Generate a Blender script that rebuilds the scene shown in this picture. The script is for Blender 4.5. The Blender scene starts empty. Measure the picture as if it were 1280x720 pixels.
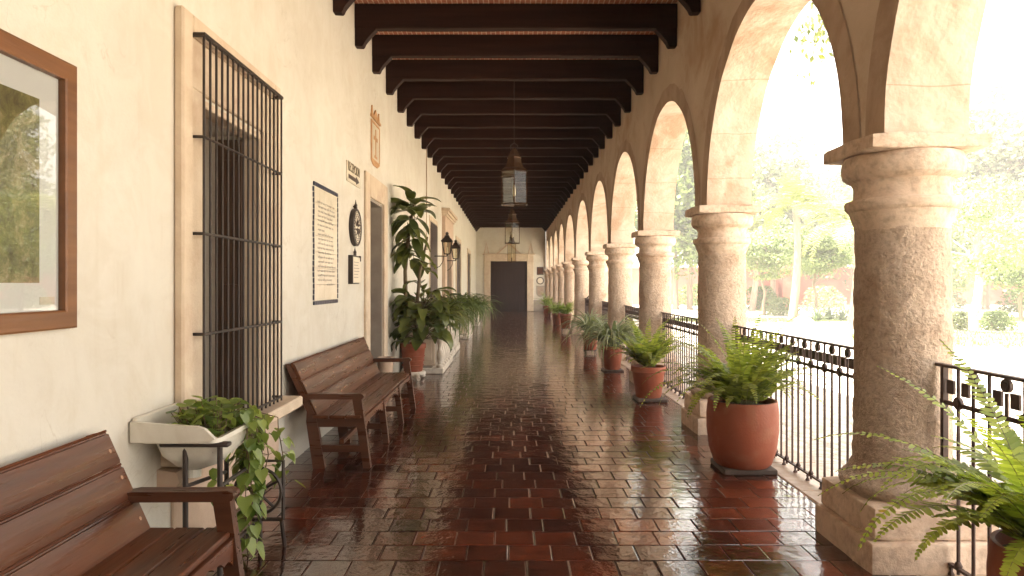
import bpy, math, random
from mathutils import Vector, Matrix, noise
PI = math.pi
R = math.radians
sc = bpy.context.scene
col = sc.collection
# ------------------------------------------------------------------ camera
cam = bpy.data.cameras.new('camera'); camo = bpy.data.objects.new('camera', cam); col.objects.link(camo)
camo.location = (0, 0, 1.5); camo.rotation_euler = (R(90), 0, 0)
cam.sensor_width = 36; cam.lens = 24.0
cam.shift_x = 3/1280; cam.shift_y = -5/1280
cam.clip_start = 0.05; cam.clip_end = 2000
sc.camera = camo
# ------------------------------------------------------------------ sky and sun
SUN_EL, SUN_AZ = R(66), R(258)          # azimuth measured clockwise from +Y; the sun stands over the building (-X)
w = bpy.data.worlds.new('World'); sc.world = w; w.use_nodes = True
nt = w.node_tree; nt.nodes.clear()
sky = nt.nodes.new('ShaderNodeTexSky'); sky.sky_type = 'NISHITA'; sky.sun_disc = False
sky.sun_elevation = SUN_EL; sky.sun_rotation = SUN_AZ
sky.air_density = 1.0; sky.dust_density = 4.0; sky.ozone_density = 1.0
hs = nt.nodes.new('ShaderNodeHueSaturation'); hs.inputs['Saturation'].default_value = 0.22
mx = nt.nodes.new('ShaderNodeMix'); mx.data_type = 'RGBA'; mx.blend_type = 'MULTIPLY'; mx.inputs[0].default_value = 1
mx.inputs[7].default_value = (1.0, 0.925, 0.82, 1)
bg = nt.nodes.new('ShaderNodeBackground'); bg.inputs['Strength'].default_value = 0.15
ow = nt.nodes.new('ShaderNodeOutputWorld')
nt.links.new(sky.outputs[0], hs.inputs['Color']); nt.links.new(hs.outputs[0], mx.inputs[6])
nt.links.new(mx.outputs[2], bg.inputs[0]); nt.links.new(bg.outputs[0], ow.inputs[0])
sun = bpy.data.lights.new('sun', 'SUN'); suno = bpy.data.objects.new('sun', sun); col.objects.link(suno)
sun.energy = 5.0; sun.angle = R(0.5); sun.color = (1.0, 0.935, 0.85)
sd = Vector((math.cos(SUN_EL)*math.sin(SUN_AZ), math.cos(SUN_EL)*math.cos(SUN_AZ), math.sin(SUN_EL)))
suno.rotation_euler = sd.to_track_quat('Z', 'Y').to_euler(); suno.location = (-20, -5, 40)
sc.view_settings.view_transform = 'Standard'; sc.view_settings.look = 'None'
sc.view_settings.exposure = 3.32; sc.view_settings.gamma = 1.0; sc.view_settings.use_curve_mapping = False
sc.render.engine = 'CYCLES'
sc.cycles.use_denoising = True
try: sc.cycles.denoiser = 'OPENIMAGEDENOISE'
except Exception: pass
sc.cycles.max_bounces = 10; sc.cycles.diffuse_bounces = 6; sc.cycles.glossy_bounces = 4
sc.cycles.transmission_bounces = 6; sc.cycles.transparent_max_bounces = 12
sc.cycles.sample_clamp_indirect = 8
sc.cycles.caustics_reflective = False; sc.cycles.caustics_refractive = False

# ------------------------------------------------------------------ materials
def NM(name):
    m = bpy.data.materials.new(name); m.use_nodes = True
    n = m.node_tree.nodes; l = m.node_tree.links
    return m, n, l, n['Principled BSDF']

def ramp(n, stops):
    r = n.new('ShaderNodeValToRGB'); e = r.color_ramp.elements
    while len(e) < len(stops): e.new(0.5)
    for k, (p, c) in enumerate(stops):
        e[k].position = p; e[k].color = (*c, 1) if len(c) == 3 else c
    return r

def coords(n, l, local=False, stretch=(1, 1, 1)):
    if local:
        t = n.new('ShaderNodeTexCoord'); src = t.outputs['Object']
    else:
        t = n.new('ShaderNodeNewGeometry'); src = t.outputs['Position']
    mp = n.new('ShaderNodeMapping'); mp.inputs['Scale'].default_value = stretch
    l.new(src, mp.inputs['Vector']); return mp.outputs[0]

def noise_tex(n, l, vec, scale, detail=6, rough=.55, dist=0):
    t = n.new('ShaderNodeTexNoise'); t.inputs['Scale'].default_value = scale
    t.inputs['Detail'].default_value = detail; t.inputs['Roughness'].default_value = rough
    t.inputs['Distortion'].default_value = dist
    l.new(vec, t.inputs['Vector']); return t.outputs[0]

def mixc(n, l, fac, a, b, mode='MIX'):
    m = n.new('ShaderNodeMix'); m.data_type = 'RGBA'; m.blend_type = mode
    for i, v in ((0, fac), (6, a), (7, b)):
        if hasattr(v, 'is_linked'): l.new(v, m.inputs[i])
        elif i == 0: m.inputs[0].default_value = v
        else: m.inputs[i].default_value = (*v, 1)
    return m.outputs[2]

def bumpn(n, l, h, strength, dist, prev=None):
    b = n.new('ShaderNodeBump'); b.inputs['Strength'].default_value = strength; b.inputs['Distance'].default_value = dist
    l.new(h, b.inputs['Height'])
    if prev is not None: l.new(prev, b.inputs['Normal'])
    return b.outputs[0]

def M(name, c1, c2=None, scale=4, rough=.7, bump=0, bscale=40, stretch=(1, 1, 1), local=False, metal=0, spec=.5,
      stain=None, sscale=1.2, samt=.5, rvar=0, bump2=0, b2scale=4, detail=6, lo=.3, hi=.7, slo=.5, shi=.68):
    m, n, l, p = NM(name)
    v = coords(n, l, local, stretch)
    p.inputs['Roughness'].default_value = rough; p.inputs['Metallic'].default_value = metal
    p.inputs['Specular IOR Level'].default_value = spec
    p.inputs['Base Color'].default_value = (*c1, 1)
    if c2:
        f = noise_tex(n, l, v, scale, detail)
        r = ramp(n, [(lo, c1), (hi, c2)]); l.new(f, r.inputs[0]); c = r.outputs[0]
        if stain:
            f2 = noise_tex(n, l, v, sscale, 8, .65, .6)
            r2 = ramp(n, [(slo, (0, 0, 0)), (shi, (samt,)*3)]); l.new(f2, r2.inputs[0])
            c = mixc(n, l, r2.outputs[0], c, stain)
        l.new(c, p.inputs['Base Color'])
    if rvar:
        f3 = noise_tex(n, l, v, scale*2.3, 5)
        mr = n.new('ShaderNodeMapRange'); mr.inputs['From Min'].default_value = .3; mr.inputs['From Max'].default_value = .7
        mr.inputs['To Min'].default_value = rough-rvar; mr.inputs['To Max'].default_value = rough+rvar
        l.new(f3, mr.inputs[0]); l.new(mr.outputs[0], p.inputs['Roughness'])
    nb = None
    if bump2: nb = bumpn(n, l, noise_tex(n, l, v, b2scale, 3), bump2, .05)
    if bump: nb = bumpn(n, l, noise_tex(n, l, v, bscale, 6), bump, .01, nb)
    if nb is not None: l.new(nb, p.inputs['Normal'])
    return m

def leaf_mat(name, c1, c2, trans=.35, rough=.45, scale=3, tmul=1.6):
    m, n, l, p = NM(name)
    g = n.new('ShaderNodeNewGeometry')
    f = noise_tex(n, l, g.outputs['Position'], scale, 3)
    ad = n.new('ShaderNodeMath'); ad.operation = 'MULTIPLY_ADD'; ad.inputs[1].default_value = .6; 
    l.new(g.outputs['Random Per Island'], ad.inputs[0]); 
    sb = n.new('ShaderNodeMath'); sb.operation = 'SUBTRACT'; sb.inputs[1].default_value = .3; l.new(f, sb.inputs[0])
    l.new(sb.outputs[0], ad.inputs[2])
    r = ramp(n, [(.1, c1), (.72, c2), (.86, c2), (.97, (c2[0]*1.15, c2[1]*.72, c2[2]*.8))]); l.new(ad.outputs[0], r.inputs[0])
    l.new(r.outputs[0], p.inputs['Base Color']); p.inputs['Roughness'].default_value = rough
    t = n.new('ShaderNodeBsdfTranslucent')
    tc = mixc(n, l, 1.0, r.outputs[0], (tmul, tmul*1.02, tmul*.62), 'MULTIPLY'); l.new(tc, t.inputs[0])
    mxs = n.new('ShaderNodeMixShader'); mxs.inputs[0].default_value = trans
    l.new(p.outputs[0], mxs.inputs[1]); l.new(t.outputs[0], mxs.inputs[2])
    l.new(mxs.outputs[0], n['Material Output'].inputs['Surface'])
    return m

def wood_mat(name, c1, c2, axis=1, rough=.4, scale=6, spec=.4):
    st = [14, 14, 14]; st[axis] = .9
    return M(name, c1, c2, scale/6, rough, bump=.25, bscale=3, stretch=tuple(st), rvar=.1, spec=spec, detail=8)

def glass_mat(name, tint=(1, 1, 1), ior=1.5, rough=0.0):
    m, n, l, p = NM(name); n.remove(p)
    t = n.new('ShaderNodeBsdfTransparent'); t.inputs[0].default_value = (*tint, 1)
    g = n.new('ShaderNodeBsdfGlossy'); g.inputs['Roughness'].default_value = rough
    f = n.new('ShaderNodeFresnel'); f.inputs['IOR'].default_value = ior
    x = n.new('ShaderNodeMixShader'); l.new(f.outputs[0], x.inputs[0]); l.new(t.outputs[0], x.inputs[1]); l.new(g.outputs[0], x.inputs[2])
    l.new(x.outputs[0], n['Material Output'].inputs['Surface']); return m

def floor_mat():
    m, n, l, p = NM('glazed clay tile')
    g = n.new('ShaderNodeNewGeometry'); pos = g.outputs['Position']; rnd = g.outputs['Random Per Island']
    r = ramp(n, [(0, (.034, .011, .008)), (.3, (.050, .015, .009)), (.65, (.072, .019, .010)), (.9, (.098, .025, .012)), (1, (.135, .033, .014))])
    l.new(rnd, r.inputs[0])
    f = noise_tex(n, l, pos, 13, 9, .72, .5)
    rr = ramp(n, [(.32, (.38, .36, .35)), (.5, (1, 1, 1)), (.70, (2.1, 1.75, 1.45))]); l.new(f, rr.inputs[0])
    c = mixc(n, l, 1.0, r.outputs[0], rr.outputs[0], 'MULTIPLY')
    f5 = noise_tex(n, l, pos, .8, 4, .6); r5 = ramp(n, [(.35, (.72, .70, .70)), (.65, (1.25, 1.18, 1.12))]); l.new(f5, r5.inputs[0])
    c = mixc(n, l, 1.0, c, r5.outputs[0], 'MULTIPLY')
    f2 = noise_tex(n, l, pos, 38, 5, .7)
    r2 = ramp(n, [(.55, (0, 0, 0)), (.7, (.55, .55, .55))]); l.new(f2, r2.inputs[0])
    c = mixc(n, l, r2.outputs[0], c, (.022, .013, .011))
    l.new(c, p.inputs['Base Color'])
    f3 = noise_tex(n, l, pos, 9, 6, .6)
    mr = n.new('ShaderNodeMapRange'); mr.inputs['From Min'].default_value = .3; mr.inputs['From Max'].default_value = .75
    mr.inputs['To Min'].default_value = .05; mr.inputs['To Max'].default_value = .19
    l.new(f3, mr.inputs[0]); l.new(mr.outputs[0], p.inputs['Roughness'])
    p.inputs['Specular IOR Level'].default_value = .5; p.inputs['Coat Weight'].default_value = .35; p.inputs['Coat Roughness'].default_value = .06; p.inputs['Coat IOR'].default_value = 1.6
    nb = bumpn(n, l, noise_tex(n, l, pos, 7.5, 3), .45, .010)
    nb = bumpn(n, l, noise_tex(n, l, pos, 55, 4), .15, .003, nb)
    l.new(nb, p.inputs['Normal']); l.new(nb, p.inputs['Coat Normal'])
    return m

def brick_ceiling_mat():
    m, n, l, p = NM('ceiling brick')
    v = coords(n, l)
    b = n.new('ShaderNodeTexBrick'); b.offset = .5
    b.inputs['Scale'].default_value = 1; b.inputs['Brick Width'].default_value = .27; b.inputs['Row Height'].default_value = .062
    b.inputs['Mortar Size'].default_value = .008; b.inputs['Mortar Smooth'].default_value = .3
    b.inputs['Color1'].default_value = (.46, .16, .075, 1); b.inputs['Color2'].default_value = (.36, .115, .06, 1)
    b.inputs['Mortar'].default_value = (.62, .44, .30, 1)
    sp = n.new('ShaderNodeSeparateXYZ'); cb = n.new('ShaderNodeCombineXYZ'); l.new(v, sp.inputs[0])
    l.new(sp.outputs[1], cb.inputs[0]); l.new(sp.outputs[0], cb.inputs[1]); l.new(cb.outputs[0], b.inputs['Vector'])
    l.new(b.outputs[0], p.inputs['Base Color']); p.inputs['Roughness'].default_value = .9
    l.new(bumpn(n, l, b.outputs['Fac'], -.8, .012), p.inputs['Normal'])
    return m

def rough_stone_mat(name, c1, c2, stain, vscale=38, amt=1.0):
    m, n, l, p = NM(name)
    v = coords(n, l)
    f = noise_tex(n, l, v, 5, 8, .65); r = ramp(n, [(.32, c1), (.68, c2)]); l.new(f, r.inputs[0])
    f2 = noise_tex(n, l, v, 2.1, 8, .7, .5); r2 = ramp(n, [(.5, (0, 0, 0)), (.66, (.75,)*3)]); l.new(f2, r2.inputs[0])
    c = mixc(n, l, r2.outputs[0], r.outputs[0], stain)
    f3 = noise_tex(n, l, v, vscale, 5, .6); r3 = ramp(n, [(.3, (.72,)*3), (.55, (1.05,)*3)]); l.new(f3, r3.inputs[0])
    c = mixc(n, l, 1.0, c, r3.outputs[0], 'MULTIPLY')
    l.new(c, p.inputs['Base Color']); p.inputs['Roughness'].default_value = .9; p.inputs['Specular IOR Level'].default_value = .2
    nb = bumpn(n, l, f3, .9*amt, .018); nb = bumpn(n, l, f, .5*amt, .03, nb)
    nb = bumpn(n, l, noise_tex(n, l, v, vscale*4, 4), .4*amt, .004, nb)
    l.new(nb, p.inputs['Normal']); return m

def cobble_mat():
    m, n, l, p = NM('pale cobbles')
    v = coords(n, l)
    vo = n.new('ShaderNodeTexVoronoi'); vo.feature = 'DISTANCE_TO_EDGE'; vo.inputs['Scale'].default_value = 5; l.new(v, vo.inputs['Vector'])
    r = ramp(n, [(.0, (.34, .30, .245)), (.09, (.47, .425, .36))]); l.new(vo.outputs['Distance'], r.inputs[0])
    f = noise_tex(n, l, v, 2, 6); r2 = ramp(n, [(.3, (.75,)*3), (.7, (1.15,)*3)]); l.new(f, r2.inputs[0])
    l.new(mixc(n, l, 1.0, r.outputs[0], r2.outputs[0], 'MULTIPLY'), p.inputs['Base Color']); p.inputs['Roughness'].default_value = .8
    r3 = ramp(n, [(0, (0, 0, 0)), (.2, (1, 1, 1))]); l.new(vo.outputs['Distance'], r3.inputs[0])
    l.new(bumpn(n, l, r3.outputs[0], .7, .03), p.inputs['Normal']); return m

def print_mat():
    m, n, l, p = NM('print with reflected garden')
    v = coords(n, l, True)
    f = noise_tex(n, l, v, 9, 12, .8, .5)
    r = ramp(n, [(.28, (.035, .025, .012)), (.40, (.13, .10, .04)), (.50, (.20, .18, .06)), (.58, (.34, .27, .12)), (.72, (.46, .46, .36))])  # mottled greens and golds paint the glass's garden reflection into the picture
    l.new(f, r.inputs[0]); l.new(r.outputs[0], p.inputs['Base Color']); p.inputs['Roughness'].default_value = .8; return m

PLASTER = M('cream lime plaster', (.62, .58, .50), (.68, .645, .565), 1.3, .85, bump=.25, bscale=60, bump2=.35, b2scale=2.6, stain=(.58, .49, .375), sscale=.7, samt=.5, spec=.2, slo=.52, shi=.75)
def age_plaster(m):
    n, l = m.node_tree.nodes, m.node_tree.links; p = n['Principled BSDF']; pos = n.new('ShaderNodeNewGeometry').outputs['Position']
    src = p.inputs['Base Color'].links[0].from_socket
    f = noise_tex(n, l, pos, 2.4, 9, .72, 1.0); r = ramp(n, [(.40, (.95, .935, .91)), (.55, (1, 1, 1)), (.72, (1.03, 1.03, 1.02))]); l.new(f, r.inputs[0])
    c = mixc(n, l, 1.0, src, r.outputs[0], 'MULTIPLY')
    mp = n.new('ShaderNodeMapping'); mp.inputs['Scale'].default_value = (1, 5, .5); l.new(pos, mp.inputs['Vector'])
    f2 = noise_tex(n, l, mp.outputs[0], 2.2, 6, .6, .3); r2 = ramp(n, [(.56, (1, 1, 1)), (.72, (.955, .94, .915))]); l.new(f2, r2.inputs[0])
    c = mixc(n, l, 1.0, c, r2.outputs[0], 'MULTIPLY')
    f3 = noise_tex(n, l, pos, 1.1, 4, .5, 2.5)
    r3 = ramp(n, [(.494, (1, 1, 1)), (.499, (.80, .75, .70)), (.504, (1, 1, 1))]); l.new(f3, r3.inputs[0])
    f4 = noise_tex(n, l, pos, .9, 3); r4 = ramp(n, [(.52, (0, 0, 0)), (.6, (.8, .8, .8))]); l.new(f4, r4.inputs[0])
    c2 = mixc(n, l, 1.0, c, r3.outputs[0], 'MULTIPLY')
    l.new(mixc(n, l, r4.outputs[0], c, c2), p.inputs['Base Color'])
age_plaster(PLASTER)
PLASTER_ARCADE = M('tan lime plaster', (.48, .375, .275), (.57, .46, .355), 1.6, .88, bump=.4, bscale=45, bump2=.4, b2scale=3, stain=(.36, .22, .125), sscale=1.1, samt=.75, spec=.15)
ARCH_STONE = M('stained arch plaster', (.51, .395, .30), (.64, .54, .44), 3.2, .9, bump=.5, bscale=35, bump2=.5, b2scale=5, stain=(.42, .275, .18), sscale=1.7, samt=.75, spec=.15, slo=.47, shi=.62)
BAND = M('brown stained plaster band', (.36, .255, .175), (.48, .36, .265), 3.5, .9, bump=.5, bscale=35, bump2=.5, b2scale=5, stain=(.29, .185, .12), sscale=2.2, samt=.8, spec=.15)
def add_joints(m):
    n, l = m.node_tree.nodes, m.node_tree.links; p = n['Principled BSDF']
    g = n.new('ShaderNodeNewGeometry'); sp = n.new('ShaderNodeSeparateXYZ'); cb = n.new('ShaderNodeCombineXYZ'); l.new(g.outputs['Position'], sp.inputs[0])
    w_ = n.new('ShaderNodeTexNoise'); w_.inputs['Scale'].default_value = 3; l.new(g.outputs['Position'], w_.inputs['Vector'])
    ad = n.new('ShaderNodeMath'); ad.operation = 'MULTIPLY_ADD'; ad.inputs[1].default_value = .05; l.new(w_.outputs[0], ad.inputs[0]); l.new(sp.outputs[2], ad.inputs[2])
    l.new(sp.outputs[0], cb.inputs[0]); l.new(ad.outputs[0], cb.inputs[1])
    b = n.new('ShaderNodeTexBrick'); b.inputs['Scale'].default_value = 1; b.inputs['Brick Width'].default_value = 40; b.inputs['Row Height'].default_value = .43; b.inputs['Mortar Size'].default_value = .005; b.inputs['Mortar Smooth'].default_value = .6
    l.new(cb.outputs[0], b.inputs['Vector'])
    r = ramp(n, [(0, (1, 1, 1)), (1, (.80, .75, .70))]); l.new(b.outputs['Fac'], r.inputs[0])
    src = p.inputs['Base Color'].links[0].from_socket
    l.new(mixc(n, l, 1.0, src, r.outputs[0], 'MULTIPLY'), p.inputs['Base Color'])
add_joints(ARCH_STONE)
COLUMN_STONE = rough_stone_mat('pitted column stone', (.51, .38, .28), (.63, .50, .39), (.40, .27, .18), 42, 1.5)
PLINTH_STONE = rough_stone_mat('weathered plinth stone', (.49, .36, .27), (.60, .475, .37), (.38, .255, .18), 18, .45)
CAPITAL_STONE = rough_stone_mat('worn capital stone', (.53, .395, .29), (.65, .52, .41), (.40, .265, .175), 24, .4)
SURROUND = M('carved sandstone', (.55, .43, .31), (.66, .55, .42), 5, .85, bump=.3, bscale=50, stain=(.46, .31, .22), sscale=2.2, samt=.6, spec=.2)
PINKSTONE = M('pink quarry stone', (.50, .36, .26), (.60, .46, .35), 4, .85, bump=.4, bscale=40, spec=.2)
GREYSTONE = M('grey door reveal', (.30, .25, .21), (.38, .33, .27), 5, .85, bump=.3, bscale=50, spec=.2)
EDGE = M('edge stone', (.30, .20, .14), (.42, .31, .23), 6, .45, bump=.3, bscale=40, rvar=.15)
TILE = floor_mat()
MORTAR = M('dark mortar', (.045, .028, .02), (.09, .06, .045), 20, .7)
BEAM = wood_mat('dark beam wood', (.016, .0062, .0042), (.036, .015, .0095), 0, .65, spec=.15)
BRICKC = brick_ceiling_mat()
BENCH = wood_mat('varnished red brown wood', (.056, .017, .0065), (.13, .043, .016), 1, .33, spec=.35)
BENCHX = wood_mat('varnished cross grain wood', (.045, .015, .007), (.10, .036, .016), 0, .33, spec=.45)
PEG = M('pale wood peg', (.35, .18, .10), (.42, .24, .14), 8, .5)
FRAMEW = wood_mat('orange frame wood', (.135, .052, .017), (.215, .090, .031), 1, .4)
DARKWOOD = wood_mat('dark door wood', (.022, .0075, .0048), (.038, .014, .009), 2, .55)
SHUTTER = wood_mat('weathered shutter wood', (.055, .028, .015), (.10, .055, .03), 2, .6)
IRON = M('dark wrought iron', (.022, .015, .012), (.045, .028, .02), 12, .5, bump=.2, bscale=80, spec=.5)
RAILIRON = M('brown painted iron', (.050, .027, .021), (.080, .046, .036), 10, .55, spec=.4)
WHITE = M('aged white enamel', (.60, .56, .47), (.70, .66, .57), 5, .3, stain=(.46, .38, .27), sscale=3, samt=.5)
CARVED = M('weathered white stone', (.58, .50, .40), (.74, .67, .57), 9, .85, bump=.6, bscale=30, stain=(.30, .22, .15), sscale=5, samt=.7)
TERRA = M('terracotta', (.235, .058, .027), (.31, .085, .042), 4, .62, bump=.15, bscale=60, stain=(.34, .17, .10), sscale=4.5, samt=.55, spec=.35, rvar=.12, slo=.52, shi=.74)
SOIL = M('potting soil', (.03, .018, .011), (.06, .04, .025), 30, .95, bump=1, bscale=50)
GLASS = glass_mat('old lantern glass', (.90, .87, .78), 1.42, .05)
PICGLASS = glass_mat('picture glass', (1, 1, 1), 1.8)
MATB = M('white mat board', (.74, .73, .68), (.78, .77, .72), 3, .8)
PRINT = print_mat()
CERAMIC = M('cream glazed tile', (.66, .58, .44), (.73, .66, .53), 6, .3)
BLUE = M('cobalt glaze', (.014, .018, .042), (.035, .04, .075), 10, .3)
INK = M('dark painted letter', (.05, .03, .022), (.08, .05, .04), 10, .5)
INKL = M('grey painted script', (.13, .10, .10), (.20, .16, .15), 10, .5)
OLIVE = M('olive painted letter', (.10, .075, .035), (.14, .10, .05), 10, .5)
BRASS = M('aged brass', (.055, .028, .014), (.09, .048, .022), 8, .45, metal=.5)
BULB = M('candle tube', (.7, .62, .45), (.75, .68, .5), 5, .4)
OCHRE = M('ochre tile relief', (.46, .24, .10), (.54, .32, .16), 8, .6)
GROUND = M('pale packed earth', (.38, .33, .26), (.50, .45, .37), .8, .95, bump=.5, bscale=14, stain=(.30, .27, .18), sscale=.25, samt=.6)
COBBLE = cobble_mat()
LAWN = M('lawn grass', (.10, .14, .03), (.17, .20, .055), 3, .9, bump=1, bscale=40, stain=(.26, .24, .10), sscale=.6, samt=.7)
REDWALL = M('red ochre render', (.30, .095, .065), (.38, .14, .10), 1.2, .9, bump=.3, bscale=20, stain=(.25, .08, .06), sscale=.8)
BARK = M('grey bark', (.16, .12, .085), (.26, .20, .15), 8, .9, bump=.8, bscale=20, stretch=(1, 1, .3))
PALEBARK = M('pale bark', (.34, .28, .22), (.44, .38, .31), 8, .9, bump=.6, bscale=20)
ROCK = M('pale rock', (.34, .28, .22), (.48, .41, .33), 4, .9, bump=.8, bscale=12)
FERN = leaf_mat('fern green', (.075, .125, .022), (.24, .31, .055), .45, .5)
FERNM = leaf_mat('fresh fern green', (.085, .125, .02), (.30, .34, .06), .45, .5)
FERNL = leaf_mat('young fern green', (.16, .22, .03), (.40, .46, .08), .5, .45)
STRAP = leaf_mat('strap leaf green', (.045, .08, .02), (.16, .20, .06), .3, .45)
GREYLEAF = leaf_mat('grey green strap leaf', (.12, .145, .085), (.26, .29, .17), .3, .5)
DUMB = leaf_mat('dark broad leaf', (.040, .060, .012), (.17, .19, .05), .25, .33)
POTHOS = leaf_mat('pothos leaf', (.07, .13, .02), (.30, .36, .09), .35, .35)
LEAF_DARK = leaf_mat('dense tree leaf', (.045, .075, .018), (.11, .15, .04), .35, .6, .6)
LEAF_PALE = leaf_mat('pale eucalyptus leaf', (.10, .13, .07), (.19, .21, .12), .35, .6, .5)
LEAF_BRIGHT = leaf_mat('lime acacia leaf', (.095, .135, .055), (.19, .235, .115), .40, .6, .8)
LEAF_PALM = leaf_mat('palm leaf', (.09, .12, .035), (.20, .22, .07), .35, .5, .8)
AGAVE = leaf_mat('blue grey agave', (.09, .12, .09), (.17, .20, .15), .1, .6)
FROND_STEM = M('green brown frond stem', (.14, .13, .04), (.22, .20, .07), 10, .6)
STEM = M('plant stem', (.11, .075, .035), (.17, .12, .06), 10, .7)

# ------------------------------------------------------------------ mesh builder
class MB:
    def __init__(s): s.v = []; s.f = []
    def add(s, vs, fs):
        b = len(s.v); s.v.extend([tuple(v) for v in vs]); s.f.extend([tuple(i+b for i in f) for f in fs]); return s
    def quad(s, a, b, c, d): return s.add([a, b, c, d], [(0, 1, 2, 3)])
    def box(s, x0, x1, y0, y1, z0, z1, bev=0):
        if bev <= 0:
            v = [(x0,y0,z0),(x1,y0,z0),(x1,y1,z0),(x0,y1,z0),(x0,y0,z1),(x1,y0,z1),(x1,y1,z1),(x0,y1,z1)]
            return s.add(v, [(0,3,2,1),(4,5,6,7),(0,1,5,4),(1,2,6,5),(2,3,7,6),(3,0,4,7)])
        C = ((x0+x1)/2, (y0+y1)/2, (z0+z1)/2); H = (abs(x1-x0)/2, abs(y1-y0)/2, abs(z1-z0)/2)
        bev = min(bev, min(H)*.9)
        vs = []; idx = {}
        for sx in (-1, 1):
            for sy in (-1, 1):
                for sz in (-1, 1):
                    for ax in range(3):
                        p = [H[0]-bev, H[1]-bev, H[2]-bev]; p[ax] = H[ax]
                        idx[(sx, sy, sz, ax)] = len(vs)
                        vs.append((C[0]+sx*p[0], C[1]+sy*p[1], C[2]+sz*p[2]))
        fs = []
        S = (-1, 1)
        for sg in S:
            fs.append([idx[(sg,-1,-1,0)], idx[(sg,1,-1,0)], idx[(sg,1,1,0)], idx[(sg,-1,1,0)]])
            fs.append([idx[(-1,sg,-1,1)], idx[(1,sg,-1,1)], idx[(1,sg,1,1)], idx[(-1,sg,1,1)]])
            fs.append([idx[(-1,-1,sg,2)], idx[(1,-1,sg,2)], idx[(1,1,sg,2)], idx[(-1,1,sg,2)]])
        for a in S:
            for b in S:
                fs.append([idx[(a,b,-1,0)], idx[(a,b,1,0)], idx[(a,b,1,1)], idx[(a,b,-1,1)]])
                fs.append([idx[(a,-1,b,0)], idx[(a,1,b,0)], idx[(a,1,b,2)], idx[(a,-1,b,2)]])
                fs.append([idx[(-1,a,b,1)], idx[(1,a,b,1)], idx[(1,a,b,2)], idx[(-1,a,b,2)]])
                for c in S: fs.append([idx[(a,b,c,0)], idx[(a,b,c,1)], idx[(a,b,c,2)]])
        cc = Vector(C); out = []
        for f in fs:
            P = [Vector(vs[i]) for i in f]; nrm = (P[1]-P[0]).cross(P[2]-P[0]); ce = sum(P, Vector())/len(P)
            out.append(f if nrm.dot(ce-cc) >= 0 else f[::-1])
        return s.add(vs, out)
    def prism(s, poly, axis, a0, a1):
        # poly: 2-D points in the two other axes (in x,y,z order), extruded along axis
        def P(u, v, a):
            return ((a, u, v), (u, a, v), (u, v, a))[axis]
        n = len(poly); vs = [P(u, v, a0) for u, v in poly] + [P(u, v, a1) for u, v in poly]
        fs = [tuple(range(n-1, -1, -1)), tuple(range(n, 2*n))] + [(i, (i+1) % n, n+(i+1) % n, n+i) for i in range(n)]
        return s.add(vs, fs)
    def tube(s, pts, rad, n=8, cap=True):
        pts = [Vector(p) for p in pts]; m = len(pts)
        if not hasattr(rad, '__len__'): rad = [rad]*m
        b = len(s.v); up = None
        for i, p in enumerate(pts):
            t = (pts[min(i+1, m-1)] - pts[max(i-1, 0)])
            if t.length < 1e-9: t = Vector((0, 0, 1))
            t.normalize()
            if up is None: up = t.orthogonal().normalized()
            else:
                up = up - t*up.dot(t)
                up = up.normalized() if up.length > 1e-6 else t.orthogonal().normalized()
            bi = t.cross(up)
            for k in range(n):
                a = 2*PI*k/n; q = p + (up*math.cos(a) + bi*math.sin(a))*rad[i]; s.v.append(tuple(q))
        for i in range(m-1):
            for k in range(n):
                k2 = (k+1) % n; s.f.append((b+i*n+k, b+i*n+k2, b+(i+1)*n+k2, b+(i+1)*n+k))
        if cap:
            s.f.append(tuple(b+k for k in range(n-1, -1, -1))); s.f.append(tuple(b+(m-1)*n+k for k in range(n)))
        return s
    def lathe(s, prof, c=(0, 0, 0), n=24, disp=None, capb=True, capt=True, ph=0):
        b = len(s.v); m = len(prof)
        for r, z in prof:
            for k in range(n):
                a = 2*PI*k/n+ph; rr = r + (disp(a, z) if disp else 0)
                s.v.append((c[0]+rr*math.cos(a), c[1]+rr*math.sin(a), c[2]+z))
        for i in range(m-1):
            for k in range(n):
                k2 = (k+1) % n; s.f.append((b+i*n+k, b+i*n+k2, b+(i+1)*n+k2, b+(i+1)*n+k))
        if capb: s.f.append(tuple(b+k for k in range(n-1, -1, -1)))
        if capt: s.f.append(tuple(b+(m-1)*n+k for k in range(n)))
        return s
    def ball(s, c, r, n=10, sq=(1, 1, 1)):
        m = n//2+1; b = len(s.v)
        for i in range(m):
            t = PI*i/(m-1)
            for k in range(n):
                a = 2*PI*k/n
                s.v.append((c[0]+sq[0]*r*math.sin(t)*math.cos(a), c[1]+sq[1]*r*math.sin(t)*math.sin(a), c[2]+sq[2]*r*math.cos(t)))
        for i in range(m-1):
            for k in range(n):
                k2 = (k+1) % n; s.f.append((b+i*n+k, b+(i+1)*n+k, b+(i+1)*n+k2, b+i*n+k2))
        return s
    def build(s, name, mat, parent=None, at=None, smooth=None):
        if parent is not None:
            off = Vector(); q = parent
            while q is not None: off += q.location; q = q.parent
            loc = (0, 0, 0)
        else:
            off = Vector(at or (0, 0, 0)); loc = off
        me = bpy.data.meshes.new(name)
        me.from_pydata([(x-off.x, y-off.y, z-off.z) for x, y, z in s.v], [], s.f)
        me.materials.append(mat)
        if smooth is not None:
            me.polygons.foreach_set('use_smooth', [True]*len(me.polygons))
            if smooth < 180: me.set_sharp_from_angle(angle=R(smooth))
        me.update()
        o = bpy.data.objects.new(name, me); col.objects.link(o); o.location = loc
        if parent is not None: o.parent = parent
        return o

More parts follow.
